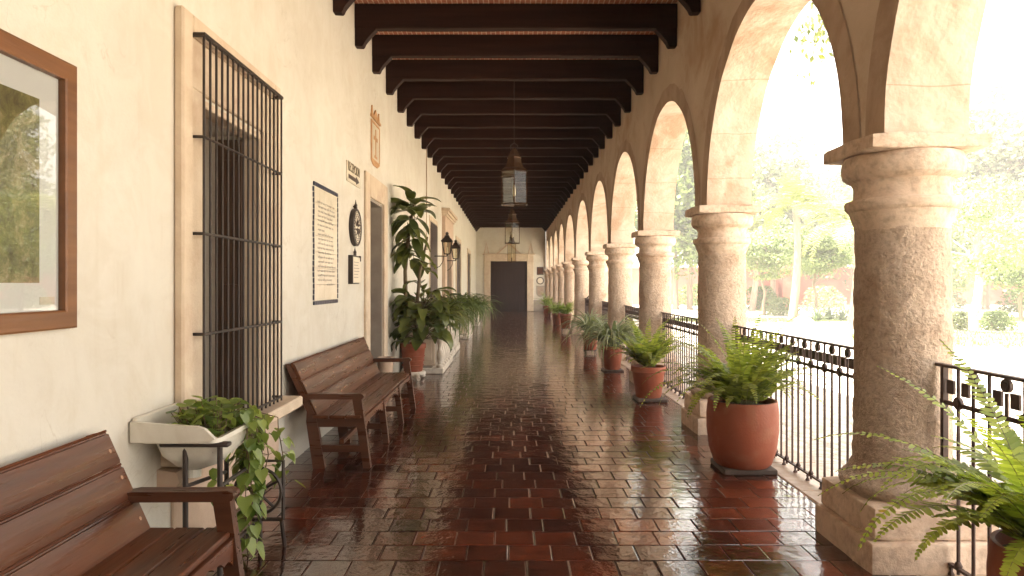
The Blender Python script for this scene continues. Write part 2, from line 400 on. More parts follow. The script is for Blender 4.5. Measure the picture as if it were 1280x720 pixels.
def tag(o, label=None, cat=None, group=None, kind=None):
    if label: o['label'] = label
    if cat: o['category'] = cat
    if group: o['group'] = group
    if kind: o['kind'] = kind
    return o
def thing(name, label, cat, loc=(0, 0, 0), group=None):
    o = bpy.data.objects.new(name, None); col.objects.link(o); o.location = loc; o.empty_display_size = .1
    return tag(o, label, cat, group)
def copy_obj(o, parent=None):
    c = o.copy(); col.objects.link(c); c.parent = parent; return c
def copy_tree(o, parent=None):
    c = copy_obj(o, parent)
    for ch in list(o.children): copy_tree(ch, c)
    return c
def U(rg, a, b): return rg.uniform(a, b)

# leaf ribbons ------------------------------------------------------
def ribbon(mb, base, az, p0, length, width, droop, segs=8, prof=None, fold=.25, roll=0.0, tip=None):
    """a curved leaf: starts at pitch p0, bends down by droop; a V-shaped cross section"""
    p = Vector(base); st = length/segs; prev = None
    hx = Vector((math.cos(az), math.sin(az), 0)); side = Vector((-math.sin(az), math.cos(az), 0))
    b = len(mb.v)
    for i in range(segs+1):
        t = i/segs; pit = p0 - droop*(t**1.25)
        d = hx*math.cos(pit) + Vector((0, 0, 1))*math.sin(pit); nrm = side.cross(d)*-1
        nrm = d.cross(side)*-1 if nrm.z < 0 else nrm
        wd = width*(prof(t) if prof else math.sin(PI*min(1, max(0, .06+.94*t)))**.7)
        sd_ = side*math.cos(roll) + nrm*math.sin(roll)
        mb.v.append(tuple(p - sd_*wd*.5 + nrm*wd*fold)); mb.v.append(tuple(p)); mb.v.append(tuple(p + sd_*wd*.5 + nrm*wd*fold))
        if i < segs: p = p + d*st
    for i in range(segs):
        a = b+i*3; mb.f.append((a, a+1, a+4, a+3)); mb.f.append((a+1, a+2, a+5, a+4))
    return p
strap_prof = lambda t: (1-t**3)*(.55+.45*min(1, t*4)) + .02
broad_prof = lambda t: math.sin(PI*min(1, .02+.96*t**.85))**.8 + .02
def frond(mb, stem, base, az, p0, length, droop, rg, lw=.055, pairs=26, leaf_w=.016, twist=0.0):
    p = Vector(base); st = length/pairs; pts = [tuple(p)]
    hx0 = az; 
    for i in range(pairs):
        t = (i+.5)/pairs; pit = p0 - droop*(t**1.35); a = hx0 + twist*t
        hx = Vector((math.cos(a), math.sin(a), 0)); side = Vector((-math.sin(a), math.cos(a), 0))
        d = hx*math.cos(pit) + Vector((0, 0, 1))*math.sin(pit)
        nrm = d.cross(side)
        if nrm.z < 0: nrm = -nrm
        p = p + d*st; pts.append(tuple(p))
        if t < .10: continue
        L = lw*min(1, (t-.06)*6)*(1-t**2.6)*U(rg, .85, 1.1) + .004
        for sg in (-1, 1):
            if L < .006: continue
            ld = (side*sg + d*U(rg, .15, .4) - nrm*U(rg, -.05, .35)).normalized()
            tip = p + ld*L; mid = p + ld*L*.45
            wv = d*leaf_w*.5*(.5+.5*(1-t))
            m2 = p + ld*L*.78
            mb.add([p - wv*.8, mid - wv, m2 - wv*.75, tip, m2 + wv*.75, mid + wv, p + wv*.8], [(0, 1, 2, 3, 4, 5, 6)])
    stem.tube(pts[::3] + [pts[-1]], [.0019*length]*(len(pts[::3])) + [.0006], 4, False)

# ================================================================== FLOOR
NEARY, ENDY = -4.6, 37.5
WX, AX0, AX1 = -1.84, 1.99, 2.44
TW, TL = .234, .2185
rg = random.Random(5)
mb = MB(); Xa, Xb = WX-.02, 2.10
nrow = int((ENDY-NEARY)/TL)
for j in range(nrow+1):
    y0 = NEARY+j*TL; off = (TW/2 if j % 2 else 0)+U(rg, -.04, .04); x = Xa-off
    while x < Xb-.01:
        tw = TW+U(rg, -.016, .016); a, b_ = max(x, Xa), min(x+tw, Xb); x += tw
        if b_-a < .03: continue
        g = .0012+abs(rg.gauss(0, .0016)); bw = U(rg, .003, .006)
        tx, ty = rg.gauss(0, .0016), rg.gauss(0, .0036); dz = rg.gauss(0, .0006)
        cx, cy = (a+b_)/2, y0+TL/2
        def hz(px, py): return dz+(px-cx)*tx+(py-cy)*ty
        xs = (a+g, a+g+bw, b_-g-bw, b_-g); ys = (y0+g, y0+g+bw, y0+TL-g-bw, y0+TL-g)
        if b_-a < .06: xs = (a+g, a+g+.005, b_-g-.005, b_-g)
        vs = []
        for iy in range(4):
            for ix in range(4):
                edge = (ix in (0, 3)) + (iy in (0, 3))
                vs.append((xs[ix], ys[iy], hz(xs[ix], ys[iy])-((.0014 if edge == 1 else .003) if edge else 0)))
        fs = [(iy*4+ix, iy*4+ix+1, iy*4+ix+5, iy*4+ix+4) for iy in range(3) for ix in range(3)]
        mb.add(vs, fs)
floor = mb.build('floor', TILE); tag(floor, kind='structure')
mb = MB().box(Xa-.5, Xb+.2, NEARY, ENDY+.3, -.2, -.0068)
tag(mb.build('floor_bed', MORTAR), kind='structure')
mb = MB(); y = NEARY
while y < ENDY:
    L = U(rg, .7, 1.1); y1 = min(y+L, ENDY); mb.box(Xb+.003, 2.58, y+.003, y1-.003, -.25, .004+U(rg, -.002, .003), .01); y = y1
tag(mb.build('floor_edging', EDGE), kind='structure')

# ================================================================== LEFT WALL
WT = .55
wall = thing('plaster_wall', 'long cream plastered corridor wall with barred window and stone framed doorways', 'wall', (WX, 16, 0))
openings = [(4.07, 5.0, .62, 2.58), (8.87, 9.87, 0, 2.634), (15.7, 17.2, 0, 2.97), (19.1, 20.6, 0, 2.85), (23.4, 25.5, 0, 3.0), (29.6, 31.8, 0, 2.9)]
mb = MB(); y = NEARY
for a, b_, z0, z1 in openings:
    mb.box(WX-WT, WX, y, a, -.01, 4.95)
    if z0 > 0: mb.box(WX-WT, WX, a, b_, -.01, z0)
    mb.box(WX-WT, WX, a, b_, z1, 4.95); y = b_
mb.box(WX-WT, WX, y, ENDY+.4, -.01, 4.95)
mb.build('wall_face', PLASTER, wall)
# -- barred window
win = MB()
F0, F1 = 3.737, 5.33
win.box(WX-.002, WX+.055, F0, F0+.12, .60, 3.03, .012); win.box(WX-.003, WX+.035, F0+.12, 4.04, .60, 2.62, .008)
win.box(WX-.10, WX+.018, 4.04, 4.085, .60, 2.60, .006)
win.box(WX-.002, WX+.055, F1-.12, F1, .60, 3.03, .012); win.box(WX-.003, WX+.035, 5.03, F1-.12, .60, 2.62, .008)
win.box(WX-.10, WX+.018, 4.985, 5.03, .60, 2.60, .006)
win.box(WX-.002, WX+.055, F0+.12, F1-.12, 2.91, 3.03, .012); win.box(WX-.003, WX+.035, F0+.12, F1-.12, 2.62, 2.91, .008)
win.box(WX-.10, WX+.018, 4.085, 4.985, 2.555, 2.60, .006)
window = win.build('window', SURROUND, wall); window['label'] = 'tall stone framed window behind a projecting iron grille'
MB().box(-2.10, WX+.20, 3.60, 5.42, .53, .615, .012).build('sill', SURROUND, window)
mb = MB()
for k in range(4): mb.box(-2.36, -2.31+.004*(k % 2), 4.07+k*.2325, 4.07+(k+1)*.2325-.004, .62, 2.58, .004)
mb.build('shutter', DARKWOOD, window)  # dark planks added to close the opening, standing in for the unlit room
mb = MB().box(-2.12, WX-.10, 4.955, 4.997, .62, 2.55, .006).box(-2.09, WX-.13, 4.945, 4.957, .75, 1.5, .004).box(-2.09, WX-.13, 4.945, 4.957, 1.62, 2.4, .004)
mb.build('folded_shutter', SHUTTER, window)
GX = -1.735
mb = MB()
for z in (2.336, 1.786, 1.214, .645):
    mb.tube([(WX-.02, 3.875, z), (GX, 3.875, z), (GX-.0, 5.19, z), (WX-.02, 5.19, z)], .009, 6)
mb.box(GX-.012, GX+.012, 3.863, 5.202, 2.905, 2.925); mb.box(WX-.02, GX-.012, 3.863, 3.887, 2.905, 2.925); mb.box(WX-.02, GX-.012, 5.178, 5.202, 2.905, 2.925)
grille = mb.build('grille', IRON, window, smooth=40)
b0 = None
for k in range(17):
    y = 3.875+k*(5.19-3.875)/16
    if b0 is None:
        mb = MB().tube([(GX, y, .60), (GX, y, 2.91)], .0078, 6); b0 = mb.build('bar', IRON, window, smooth=60)
    else:
        c = copy_obj(b0, window); c.location = (0, y-3.875, 0)
# -- pink stone breast under the window with a broken corbel
mb = MB().box(WX-.002, WX+.03, 3.70, 5.36, 0, .53, .01)
mb.build('window_breast', PINKSTONE, wall)
mb = MB(); pts = [(WX, .0), (WX+.10, -.015), (WX+.12, -.07), (WX+.07, -.12), (WX+.03, -.15), (WX, -.16)]
mb.prism([(x, .53+z) for x, z in pts], 1, 3.56, 3.72); mb.build('broken_corbel', PINKSTONE, wall)
# -- doorways
def doorway(a, b_, z1, fw, ftop, proud, door_x, frame_m, reveal_m, door_m, label=None):
    d = MB()
    d.box(WX-.002, WX+proud, a-fw, a-.002, 0, ftop, .01); d.box(WX-.002, WX+proud, b_+.002, b_+fw, 0, ftop, .01)
    d.box(WX-.002, WX+proud, a-.002, b_+.002, z1+.002, ftop, .01)
    o = d.build('doorway', frame_m, wall)
    if label: o['label'] = label
    r = MB().box(WX-WT+.01, WX-.004, a-.001, a+.03, 0, z1-.03).box(WX-WT+.01, WX-.004, b_-.03, b_+.001, 0, z1-.03).box(WX-WT+.01, WX-.004, a-.001, b_+.001, z1-.03, z1+.001)
    r.build('reveal', reveal_m, o)
    dd = MB(); n = max(4, int((b_-a)/.2)); w_ = (b_-a-.06)/n
    for k in range(n): dd.box(door_x-.04, door_x+.004*(k % 2), a+.03+k*w_, a+.03+(k+1)*w_-.004, .01, z1-.03, .004)
    dd.build('door_leaf', door_m, o)
    return o
doorway(8.87, 9.87, 2.634, .25, 2.935, .035, -2.30, SURROUND, GREYSTONE, DARKWOOD, 'open looking stone framed doorway beside the arrow sign')
doorway(15.7, 17.2, 2.97, .12, 3.08, .02, WX+.03, SURROUND, GREYSTONE, DARKWOOD, 'plain doorway filled by a dark plank door')
dp = doorway(19.1, 20.6, 2.85, .55, 3.35, .10, -2.0, PINKSTONE, GREYSTONE, DARKWOOD, 'projecting pink stone portal with moulded cornice')
mb = MB()
for k, (pr, z0, z1) in enumerate(((.14, 3.35, 3.41), (.18, 3.41, 3.48), (.23, 3.48, 3.56))): mb.box(WX-.002, WX+pr, 18.5-k*.03, 21.2+k*.03, z0, z1, .008)
mb.build('cornice', SURROUND, dp)
doorway(23.4, 25.5, 3.0, .15, 3.15, .03, WX-.06, SURROUND, GREYSTONE, DARKWOOD)
doorway(29.6, 31.8, 2.9, .15, 3.05, .03, WX-.06, SURROUND, GREYSTONE, DARKWOOD)
# -- far end wall with its door
ew = thing('end_wall', 'cream plastered end wall closing the far end of the corridor', 'wall', (0, ENDY, 0))
mb = MB().box(WX, -1.05, ENDY, ENDY+.5, -.01, 4.95).box(.96, AX0, ENDY, ENDY+.5, -.01, 4.95).box(-1.05, .96, ENDY, ENDY+.5, 2.75, 4.95)
mb.build('wall_face', PLASTER, ew)
MB().box(1.3, 1.96, ENDY-.012, ENDY, 0, .62).build('dado_patch', GREYSTONE, ew)
mb = MB().box(-1.40, -1.05, ENDY-.07, ENDY+.01, 0, 3.1, .015).box(.96, 1.31, ENDY-.07, ENDY+.01, 0, 3.1, .015).box(-1.05, .96, ENDY-.07, ENDY+.01, 2.75, 3.1, .015)
mb.box(-1.48, 1.39, ENDY-.12, ENDY+.01, 3.1, 3.17, .01)
port = mb.build('door_surround', SURROUND, ew)
mb = MB()
def vtri(x0, x1, zt, z0=3.17, t=.05):
    xm = (x0+x1)/2
    mb.prism([(x0, z0), (x0+t, z0), (xm, zt-t*1.2), (xm, zt)], 1, ENDY-.05, ENDY+.01)
    mb.prism([(x1, z0), (xm, zt), (xm, zt-t*1.2), (x1-t, z0)], 1, ENDY-.05, ENDY+.01)
vtri(-1.42, -1.12, 3.78); vtri(1.02, 1.32, 3.78); vtri(-.72, .63, 3.78, t=.09)
mb.build('pediment', PINKSTONE, port)
mb = MB()
for k in range(10): mb.box(-1.05+k*.201, -1.05+(k+1)*.201-.006, ENDY+.1+.006*(k % 2), ENDY+.16, 0.01, 2.75, .006)
for z in (.5, 1.4, 2.3): mb.box(-1.04, .95, ENDY+.085, ENDY+.1, z, z+.12, .01)
mb.box(-1.06, .97, ENDY+.15, ENDY+.45, -.01, 2.76); mb.build('plank_door', DARKWOOD, port)
nw = thing('rear_wall', 'cream plastered wall behind the camera', 'wall', (0, NEARY, 0))
MB().box(WX-.5, AX1, NEARY-.4, NEARY, -.01, 4.95).build('wall_face', PLASTER, nw)

# ================================================================== ARCADE
YC = [-2.67, .59, 3.85, 7.11, 10.37, 13.63, 16.95, 20.75, 24.7, 27.9, 31.1, 34.3]
CX = 2.21; SPR = 2.297; RISE = 1.5; PH = .225
arc = thing('stone_arcade', 'arcade of round stone columns carrying stained plaster arches beside the garden', 'arcade', (CX, 16, 0))
edges = []
for i in range(len(YC)):
    ya = YC[i]+PH; yb = (YC[i+1] if i+1 < len(YC) else ENDY)-PH
    edges.append((ya, yb))
edges.insert(0, (NEARY+.05, YC[0]-PH))
NS = 40
sp = MB(); RT = .20
prev_end = NEARY
for (ya, yb) in edges:
    yc, a = (ya+yb)/2, (yb-ya)/2; rise = RISE if a > 1.0 else 1.2
    ring = MB(); vs = []; fs = []
    r2 = random.Random(int(ya*100)); 
    for k in range(NS+1):
        t = PI*k/NS; c_, s_ = math.cos(PI-t), math.sin(t)
        j = .012*noise.noise(Vector((ya, k*.35, 0)))
        yi, zi = yc+(a+j)*c_, SPR+(rise+j)*s_; jo = .06*noise.noise(Vector((ya*3, k*.6, 7)))
        yo, zo = yc+(a+RT*.98)*c_, SPR+(rise+RT+jo)*s_
        for X in (AX0, AX1):
            vs.append((X, yi, zi)); vs.append((X, yo, zo))
    for k in range(NS):
        b = k*4; fs += [(b+2, b+3, b+7, b+6), (b, b+2, b+6, b+4)]
    ring.add(vs, fs); ao = ring.build('arch', ARCH_STONE, arc, smooth=35)
    bd = MB().add(vs, [(k*4, k*4+4, k*4+5, k*4+1) for k in range(NS)]); bd.build('stained_band', BAND, ao)
    # spandrel
    for X, fl in ((AX0+.006, 0), (AX1-.006, 1)):
        for k in range(NS):
            t0, t1 = PI*k/NS, PI*(k+1)/NS
            pa = (X, yc-(a+RT*.9)*math.cos(t0), SPR+(rise+RT*.8)*math.sin(t0)); pb = (X, yc-(a+RT*.9)*math.cos(t1), SPR+(rise+RT*.8)*math.sin(t1))
            q = [pa, pb, (X, pb[1], 4.95), (X, pa[1], 4.95)]
            sp.quad(*(q if fl else q[::-1]))
    s0 = ya-RT*.9
    if s0 > prev_end: sp.box(AX0+.006, AX1-.006, prev_end, s0, SPR, 4.95)
    prev_end = yb+RT*.9
if prev_end < ENDY: sp.box(AX0+.006, AX1-.006, prev_end, ENDY, SPR, 4.95)
sp.build('spandrel_wall', PLASTER_ARCADE, arc)
def cdisp(a, z):
    v = Vector((math.cos(a)*.26, math.sin(a)*.26, z))
    d = noise.fractal(v*13, .8, 2.0, 3)*.0065 + noise.noise(v*4)*.006
    if z < .47: d *= .7
    return d
def kdisp(a, z):
    v = Vector((math.cos(a)*.3, math.sin(a)*.3, z+9)); return noise.fractal(v*9, .9, 2.0, 3)*.004
def dense(prof, step=.012):
    out = [prof[0]]
    for (r0, z0), (r1, z1) in zip(prof, prof[1:]):
        n = max(1, int(math.hypot(r1-r0, z1-z0)/step))
        for k in range(1, n+1): out.append((r0+(r1-r0)*k/n, z0+(z1-z0)*k/n))
    return out
base_prof = [(.30, .33)] + [(.285+.04*math.sin(PI*k/8), .335+.105*k/8) for k in range(9)] + [(.275, .46), (.252, .50)]
shaft_prof = base_prof + [(.245, .60), (.242, 1.2), (.236, 1.82)]
cap_prof = [(r_*.925, z_) for r_, z_ in [(.256, 1.80), (.262, 1.83), (.275, 1.855), (.287, 1.895), (.289, 1.905), (.300, 1.91), (.311, 1.925), (.313, 1.955), (.306, 1.966), (.270, 1.972), (.262, 1.99), (.262, 2.05), (.272, 2.065), (.276, 2.072), (.30, 2.082), (.322, 2.10), (.332, 2.135), (.330, 2.18), (.316, 2.212)]]
def rough_box(mb, x0, x1, y0, y1, z0, z1, amp=.006, n=8):
    # a stone block with softly uneven faces
    X = [x0+(x1-x0)*k/n for k in range(n+1)]; b = len(mb.v); idx = {}
    import itertools
    for i, j, k in itertools.product(range(n+1), repeat=3):
        if 0 < i < n and 0 < j < n and 0 < k < n: continue
        e = sum(1 for q in (i, j, k) if q in (0, n))
        p = Vector((x0+(x1-x0)*i/n, y0+(y1-y0)*j/n, z0+(z1-z0)*k/n)); c = Vector(((x0+x1)/2, (y0+y1)/2, (z0+z1)/2))
        ins = .0 if e == 1 else .005 if e == 2 else .009
        d = Vector((0 if 0 < i < n else (1 if i == n else -1), 0 if 0 < j < n else (1 if j == n else -1), 0 if 0 < k < n else (1 if k == n else -1)))
        p += d*(noise.noise(p*6.0)*amp - ins)
        idx[(i, j, k)] = len(mb.v); mb.v.append(tuple(p))
    for a in range(n):
        for c in range(n):
            mb.f.append((idx[(0,a,c)], idx[(0,a,c+1)], idx[(0,a+1,c+1)], idx[(0,a+1,c)]))
            mb.f.append((idx[(n,a,c)], idx[(n,a+1,c)], idx[(n,a+1,c+1)], idx[(n,a,c+1)]))
            mb.f.append((idx[(a,0,c)], idx[(a+1,0,c)], idx[(a+1,0,c+1)], idx[(a,0,c+1)]))
            mb.f.append((idx[(a,n,c)], idx[(a,n,c+1)], idx[(a+1,n,c+1)], idx[(a+1,n,c)]))
            mb.f.append((idx[(a,c,0)], idx[(a,c+1,0)], idx[(a+1,c+1,0)], idx[(a+1,c,0)]))
            mb.f.append((idx[(a,c,n)], idx[(a+1,c,n)], idx[(a+1,c+1,n)], idx[(a,c+1,n)]))
mb = MB(); y0c = YC[0]
mb.lathe(dense(shaft_prof), (CX, y0c, 0), 110, cdisp)
shaft0 = mb.build('column', COLUMN_STONE, arc, smooth=180); shaft0['label'] = 'round stone column of the arcade'
mb = MB(); mb.lathe(dense(cap_prof, .015), (CX, y0c, 0), 72, kdisp); rough_box(mb, CX-.315, CX+.315, y0c-.285, y0c+.285, 2.212, 2.297, .008)
cap0 = mb.build('capital', CAPITAL_STONE, shaft0, smooth=32)
mb = MB(); rough_box(mb, CX-.345, CX+.345, y0c-.335, y0c+.335, -.02, .165, .010, 12); rough_box(mb, CX-.318, CX+.325, y0c-.31, y0c+.31, .16, .335, .010, 12)
pl0 = mb.build('plinth', PLINTH_STONE, shaft0, smooth=50)
for i, yc in enumerate(YC[1:]):
    c = copy_obj(shaft0, arc); c.location = (0, yc-y0c, 0); c.rotation_euler = (0, 0, 0)
    copy_obj(cap0, c); copy_obj(pl0, c)
# half column against the end wall and the blind wall of the sixth bay
mb = MB(); mb.lathe(dense(shaft_prof, .03), (CX, ENDY-.05, 0), 48, cdisp)
c = mb.build('column', COLUMN_STONE, arc, smooth=180); mb = MB(); mb.lathe(cap_prof, (CX, ENDY-.05, 0), 48); mb.box(CX-.315, CX+.315, ENDY-.3, ENDY-.001, 2.212, 2.297, .01); mb.build('capital', CAPITAL_STONE, c, smooth=50)
mb = MB().box(CX-.345, CX+.345, ENDY-.34, ENDY-.002, -.02, .165, .01).box(CX-.32, CX+.32, ENDY-.32, ENDY-.002, .165, .335, .01); mb.build('plinth', PINKSTONE, c)
bt = MB().box(AX1+.08, 3.7, YC[7]-.2, YC[7]+.2, -.2, 4.9, .02)
tag(bt.build('buttress_wall', PLASTER_ARCADE, None, (3.1, YC[7], -.15)), 'tan plastered buttress wall running out from the arcade into the garden', 'wall')

# ================================================================== CEILING
ceil = thing('beamed_ceiling', 'ceiling of dark timber beams under red brick', 'ceiling', (0, 16, 4.8))
MB().box(WX-WT, AX1+.15, NEARY-.4, ENDY+.5, 4.95, 5.4).build('roof_slab', PLASTER_ARCADE, ceil)
MB().box(WX, AX0, NEARY, ENDY, 4.835, 4.948).build('brick_deck', BRICKC, ceil)
def corbel_prof(x0, sg):
    p = [(0, 4.34), (.085, 4.335), (.10, 4.35), (.115, 4.385), (.15, 4.43), (.19, 4.475), (.25, 4.538), (.25, 4.553), (0, 4.553)]
    q = [(x0+sg*u, z) for u, z in p]
    return q if sg > 0 else q[::-1]
B0 = 8.09-1.02*12
def timber(k, y):
    mb = MB(); n = 28; x0, x1 = WX+.0015, AX0-.0015
    for i in range(n+1):
        u = i/n; x = x0+(x1-x0)*u; sag = -.010*math.sin(PI*u)*noise.noise(Vector((k*3.1, .5, 0)))
        q = lambda a, amp: noise.noise(Vector((x*1.7+k*11.3, a*7.7, k)))*amp + noise.noise(Vector((x*9, a*3.3, k*2)))*amp*.3
        ya, yb = y+q(1, .009), y+.125+q(2, .009); za = 4.545+q(3, .008)+sag; ch = .012
        ring = [(ya, 4.833), (ya+q(4, .004), za+ch), (ya+ch, za), (yb-ch, za+q(5, .003)), (yb+q(6, .004), za+ch), (yb, 4.833)]
        mb.v += [(x, a, b_) for a, b_ in ring]
    for i in range(n):
        for m_ in range(6):
            m2 = (m_+1) % 6; mb.f.append((i*6+m_, i*6+m2, i*6+6+m2, i*6+6+m_))
    mb.f += [tuple(range(5, -1, -1)), tuple(n*6+m_ for m_ in range(6))]
    return mb
protos = []
for k in range(5):
    y = B0+k*1.02; bm_ = timber(k, y).build('beam', BEAM, ceil, smooth=28)
    c1 = MB().prism(corbel_prof(WX+.002, 1), 1, y+.010, y+.115).build('corbel', BEAM, bm_)
    c2 = MB().prism(corbel_prof(AX0-.002, -1), 1, y+.010, y+.115).build('corbel', BEAM, bm_)
    protos.append((bm_, c1, c2))
rg = random.Random(3)
for k in range(5, 42):
    if B0+k*1.02 > ENDY-.2: break
    v = (k*7+k//5) % 5; bm_, c1, c2 = protos[v]
    c = copy_obj(bm_, ceil); c.location = (0, (k-v)*1.02+U(rg, -.03, .03), U(rg, -.012, .001))
    copy_obj(c1, c); copy_obj(c2, c)

# ================================================================== BENCHES
def make_bench(label):
    t = thing('wooden_bench', label, 'bench', (-1.5, 5.55, 0), 'wooden benches along the wall')
    Y0, L = 5.55, 2.70
    bx0, bz0, bx1, bz1 = -1.59, .42, -1.785, .855          # foot and head of the back
    ux, uz = (bx1-bx0), (bz1-bz0); ln = math.hypot(ux, uz); ux /= ln; uz /= ln; nx, nz = uz, -ux   # normal to the front
    for k in range(3):
        a, b_ = ln*k/3+.0006, ln*(k+1)/3-.0006
        pr = [(a, 0), (a, .022), (a+.012, .027), (b_-.022, .027), (b_-.018, .020), (b_-.012, .020), (b_-.008, .026), (b_, .024), (b_, 0)]
        mb = MB(); mb.prism([(bx0+ux*s+nx*d, bz0+uz*s+nz*d) for s, d in pr][::-1], 1, Y0+.01, Y0+L-.01)
        bo = mb.build('back_board', BENCH, t, smooth=30)
        for yy in (Y0+.05, Y0+.92, Y0+1.78, Y0+L-.05):
            s = (a+b_)/2+ (.02 if k % 2 else -.015); P = Vector((bx0+ux*s+nx*.0265, yy, bz0+uz*s+nz*.0265))
            pg = MB().tube([P, P+Vector((nx, 0, nz))*.003], .009, 10); pg.build('peg', PEG, bo)
    mb = MB()
    for k in range(3):
        a = -1.60+k*.133; MB.box(mb, a, a+.129, Y0-.01, Y0+L+.01, .405, .432, .006)
    mb.build('seat', BENCH, t)
    legy = [Y0, Y0+.885, Y0+1.77, Y0+L-.05]
    for i, y in enumerate(legy):
        end = i in (0, 3); top = .565 if end else .40
        pr = [(-1.19, 0), (-1.13, 0), (-1.205, top), (-1.28, top)] if end else [(-1.19, 0), (-1.14, 0), (-1.185, top), (-1.25, top)]
        MB().prism(pr[::1], 1, y, y+.05).build('front_leg', BENCHX, t)
        pr = [(-1.60, 0), (-1.50, 0), (-1.545, .25), (-1.575, .42), (bx1-.006, .852), (bx1-.040, .845), (-1.65, .46), (-1.655, .38)]
        MB().prism(pr, 1, y, y+.05).build('rear_leg', BENCHX, t)
        MB().box(-1.60, -1.20, y+.005, y+.045, .335, .404, .004).build('seat_rail', BENCHX, t)
        MB().box(-1.55, -1.18, y+.008, y+.042, .13, .185, .004).build('cross_stretcher', BENCHX, t)
        if end:
            pr = [(-1.66, .562), (-1.66, .60), (-1.62, .607), (-1.31, .607), (-1.21, .612), (-1.188, .600), (-1.184, .585), (-1.192, .57), (-1.22, .564)]
            MB().prism(pr[::-1], 1, y-.012, y+.062).build('armrest', BENCHX, t, smooth=40)
    MB().box(-1.40, -1.36, Y0+.05, Y0+L-.05, .185, .225, .005).build('long_stretcher', BENCH, t)
    for i in range(3):
        a, b_ = legy[i]+.05, legy[i+1]; n = 9; pts = []
        for k in range(n*6+1):
            u = k/(n*6); z = .285 + .075*math.sin(PI*u)**.8 + .018*abs(math.sin(u*PI*n))
            pts.append((a+(b_-a)*u, z))
        pts += [(b_, .404), (a, .404)]
        MB().prism(pts, 0, -1.216, -1.190).build('apron', BENCH, t)
    return t
bench = make_bench('long wooden bench standing between the window and the stone doorway')
b2 = copy_tree(bench); b2.location = (-1.5, .29, 0); b2['label'] = 'wooden bench under the framed picture beside the sink planter'

# ================================================================== PICTURE
pc = thing('framed_picture', 'framed print under reflecting glass in an orange brown wooden frame', 'picture', (WX, 2.2, 1.32))
PY0, PY1, PZ0, PZ1 = 1.50, 2.84, 1.319, 2.403
mb = MB(); fw = .075; X0, X1 = WX+.002, WX+.045
def mitre(mb, y0, y1, z0, z1, w_, x0, x1):
    O = [(y0, z0), (y1, z0), (y1, z1), (y0, z1)]; I = [(y0+w_, z0+w_), (y1-w_, z0+w_), (y1-w_, z1-w_), (y0+w_, z1-w_)]
    for i in range(4):
        j = (i+1) % 4
        q = [O[i], O[j], I[j], I[i]]
        c = 0.004
        vs = [(x0, *p) for p in q] + [(x1-c, *p) for p in q]
        e = [((O[i][0]*.9+I[i][0]*.1), (O[i][1]*.9+I[i][1]*.1)), ((O[j][0]*.9+I[j][0]*.1), (O[j][1]*.9+I[j][1]*.1)), ((I[j][0]*.9+O[j][0]*.1), (I[j][1]*.9+O[j][1]*.1)), ((I[i][0]*.9+O[i][0]*.1), (I[i][1]*.9+O[i][1]*.1))]
        vs += [(x1, *p) for p in e]
        mb.add(vs, [(0,1,5,4),(1,2,6,5),(2,3,7,6),(3,0,4,7),(4,5,9,8),(5,6,10,9),(6,7,11,10),(7,4,8,11),(8,9,10,11)])
mitre(mb, PY0, PY1, PZ0, PZ1, fw, X0, X1); mb.build('frame', FRAMEW, pc)
MB().box(WX+.004, WX+.012, PY0+.03, PY1-.03, PZ0+.03, PZ1-.03).build('mat_board', MATB, pc)
MB().box(WX+.0125, WX+.015, PY0+.19, PY1-.19, PZ0+.185, PZ1-.185).build('print', PRINT, pc)
mb = MB().quad((WX+.022, PY0+.05, PZ0+.05), (WX+.022, PY1-.05, PZ0+.05), (WX+.022, PY1-.05, PZ1-.05), (WX+.022, PY0+.05, PZ1-.05)); mb.build('glass', PICGLASS, pc)
mb = MB().box(WX+.0125, WX+.0138, PY1-.185, PY1-.10, PZ0+.10, PZ0+.13); mb.build('caption_card', CERAMIC, pc)

# ================================================================== WALL PLAQUES
def text_mesh(txt, size, parent, mat, loc, name='lettering', ext=.002, sx=1):
    cu = bpy.data.curves.new('t', 'FONT'); cu.body = txt; cu.size = size; cu.extrude = ext; cu.align_x = 'CENTER'; cu.align_y = 'CENTER'; cu.resolution_u = 3
    o = bpy.data.objects.new('t', cu); col.objects.link(o); bpy.context.view_layer.update()
    me = bpy.data.meshes.new_from_object(o.evaluated_get(bpy.context.evaluated_depsgraph_get()))
    bpy.data.objects.remove(o); me.materials.clear(); me.materials.append(mat); me.name = name
    r = bpy.data.objects.new(name, me); col.objects.link(r); r.parent = parent; r.location = Vector(loc)-parent.location
    r.rotation_euler = (R(90), 0, R(90)); r.scale = (sx, 1, 1); return r
# poem of tiles
pt = thing('tile_poem', 'tall cream tile panel of handwritten verse with blue zigzag border', 'tile panel', (WX, 6.82, 1.31))
y0, y1, z0, z1 = 6.38, 7.27, 1.31, 2.455
mb = MB()
ny, nz_ = 5, 7
for i in range(ny):
    for j in range(nz_):
        mb.box(WX+.001, WX+.012, y0+.03+(y1-y0-.06)*i/ny+.001, y0+.03+(y1-y0-.06)*(i+1)/ny-.001, z0+.03+(z1-z0-.06)*j/nz_+.001, z0+.03+(z1-z0-.06)*(j+1)/nz_-.001, .002)
mb.build('tile_field', CERAMIC, pt)
mb = MB()
n = 14
for k in range(n):
    a = y0+(y1-y0)*k/n; b_ = y0+(y1-y0)*(k+1)/n
    for za, zb in ((z0-.008, z0+.028), (z1-.028, z1+.008)): mb.box(WX+.001, WX+.016, a+.003, b_-.003, za, zb, .002)
for k in range(20):
    a = z0+.036+(z1-z0-.072)*k/20; b_ = z0+.036+(z1-z0-.072)*(k+1)/20
    wv = .007*math.sin(k*.9)
    for ya in (y0, y1): mb.box(WX+.001, WX+.015, ya-.007+wv, ya+.007+wv, a+.003, b_-.003, .002)
mb.build('border', BLUE, pt)
mb = MB(); rg = random.Random(12)
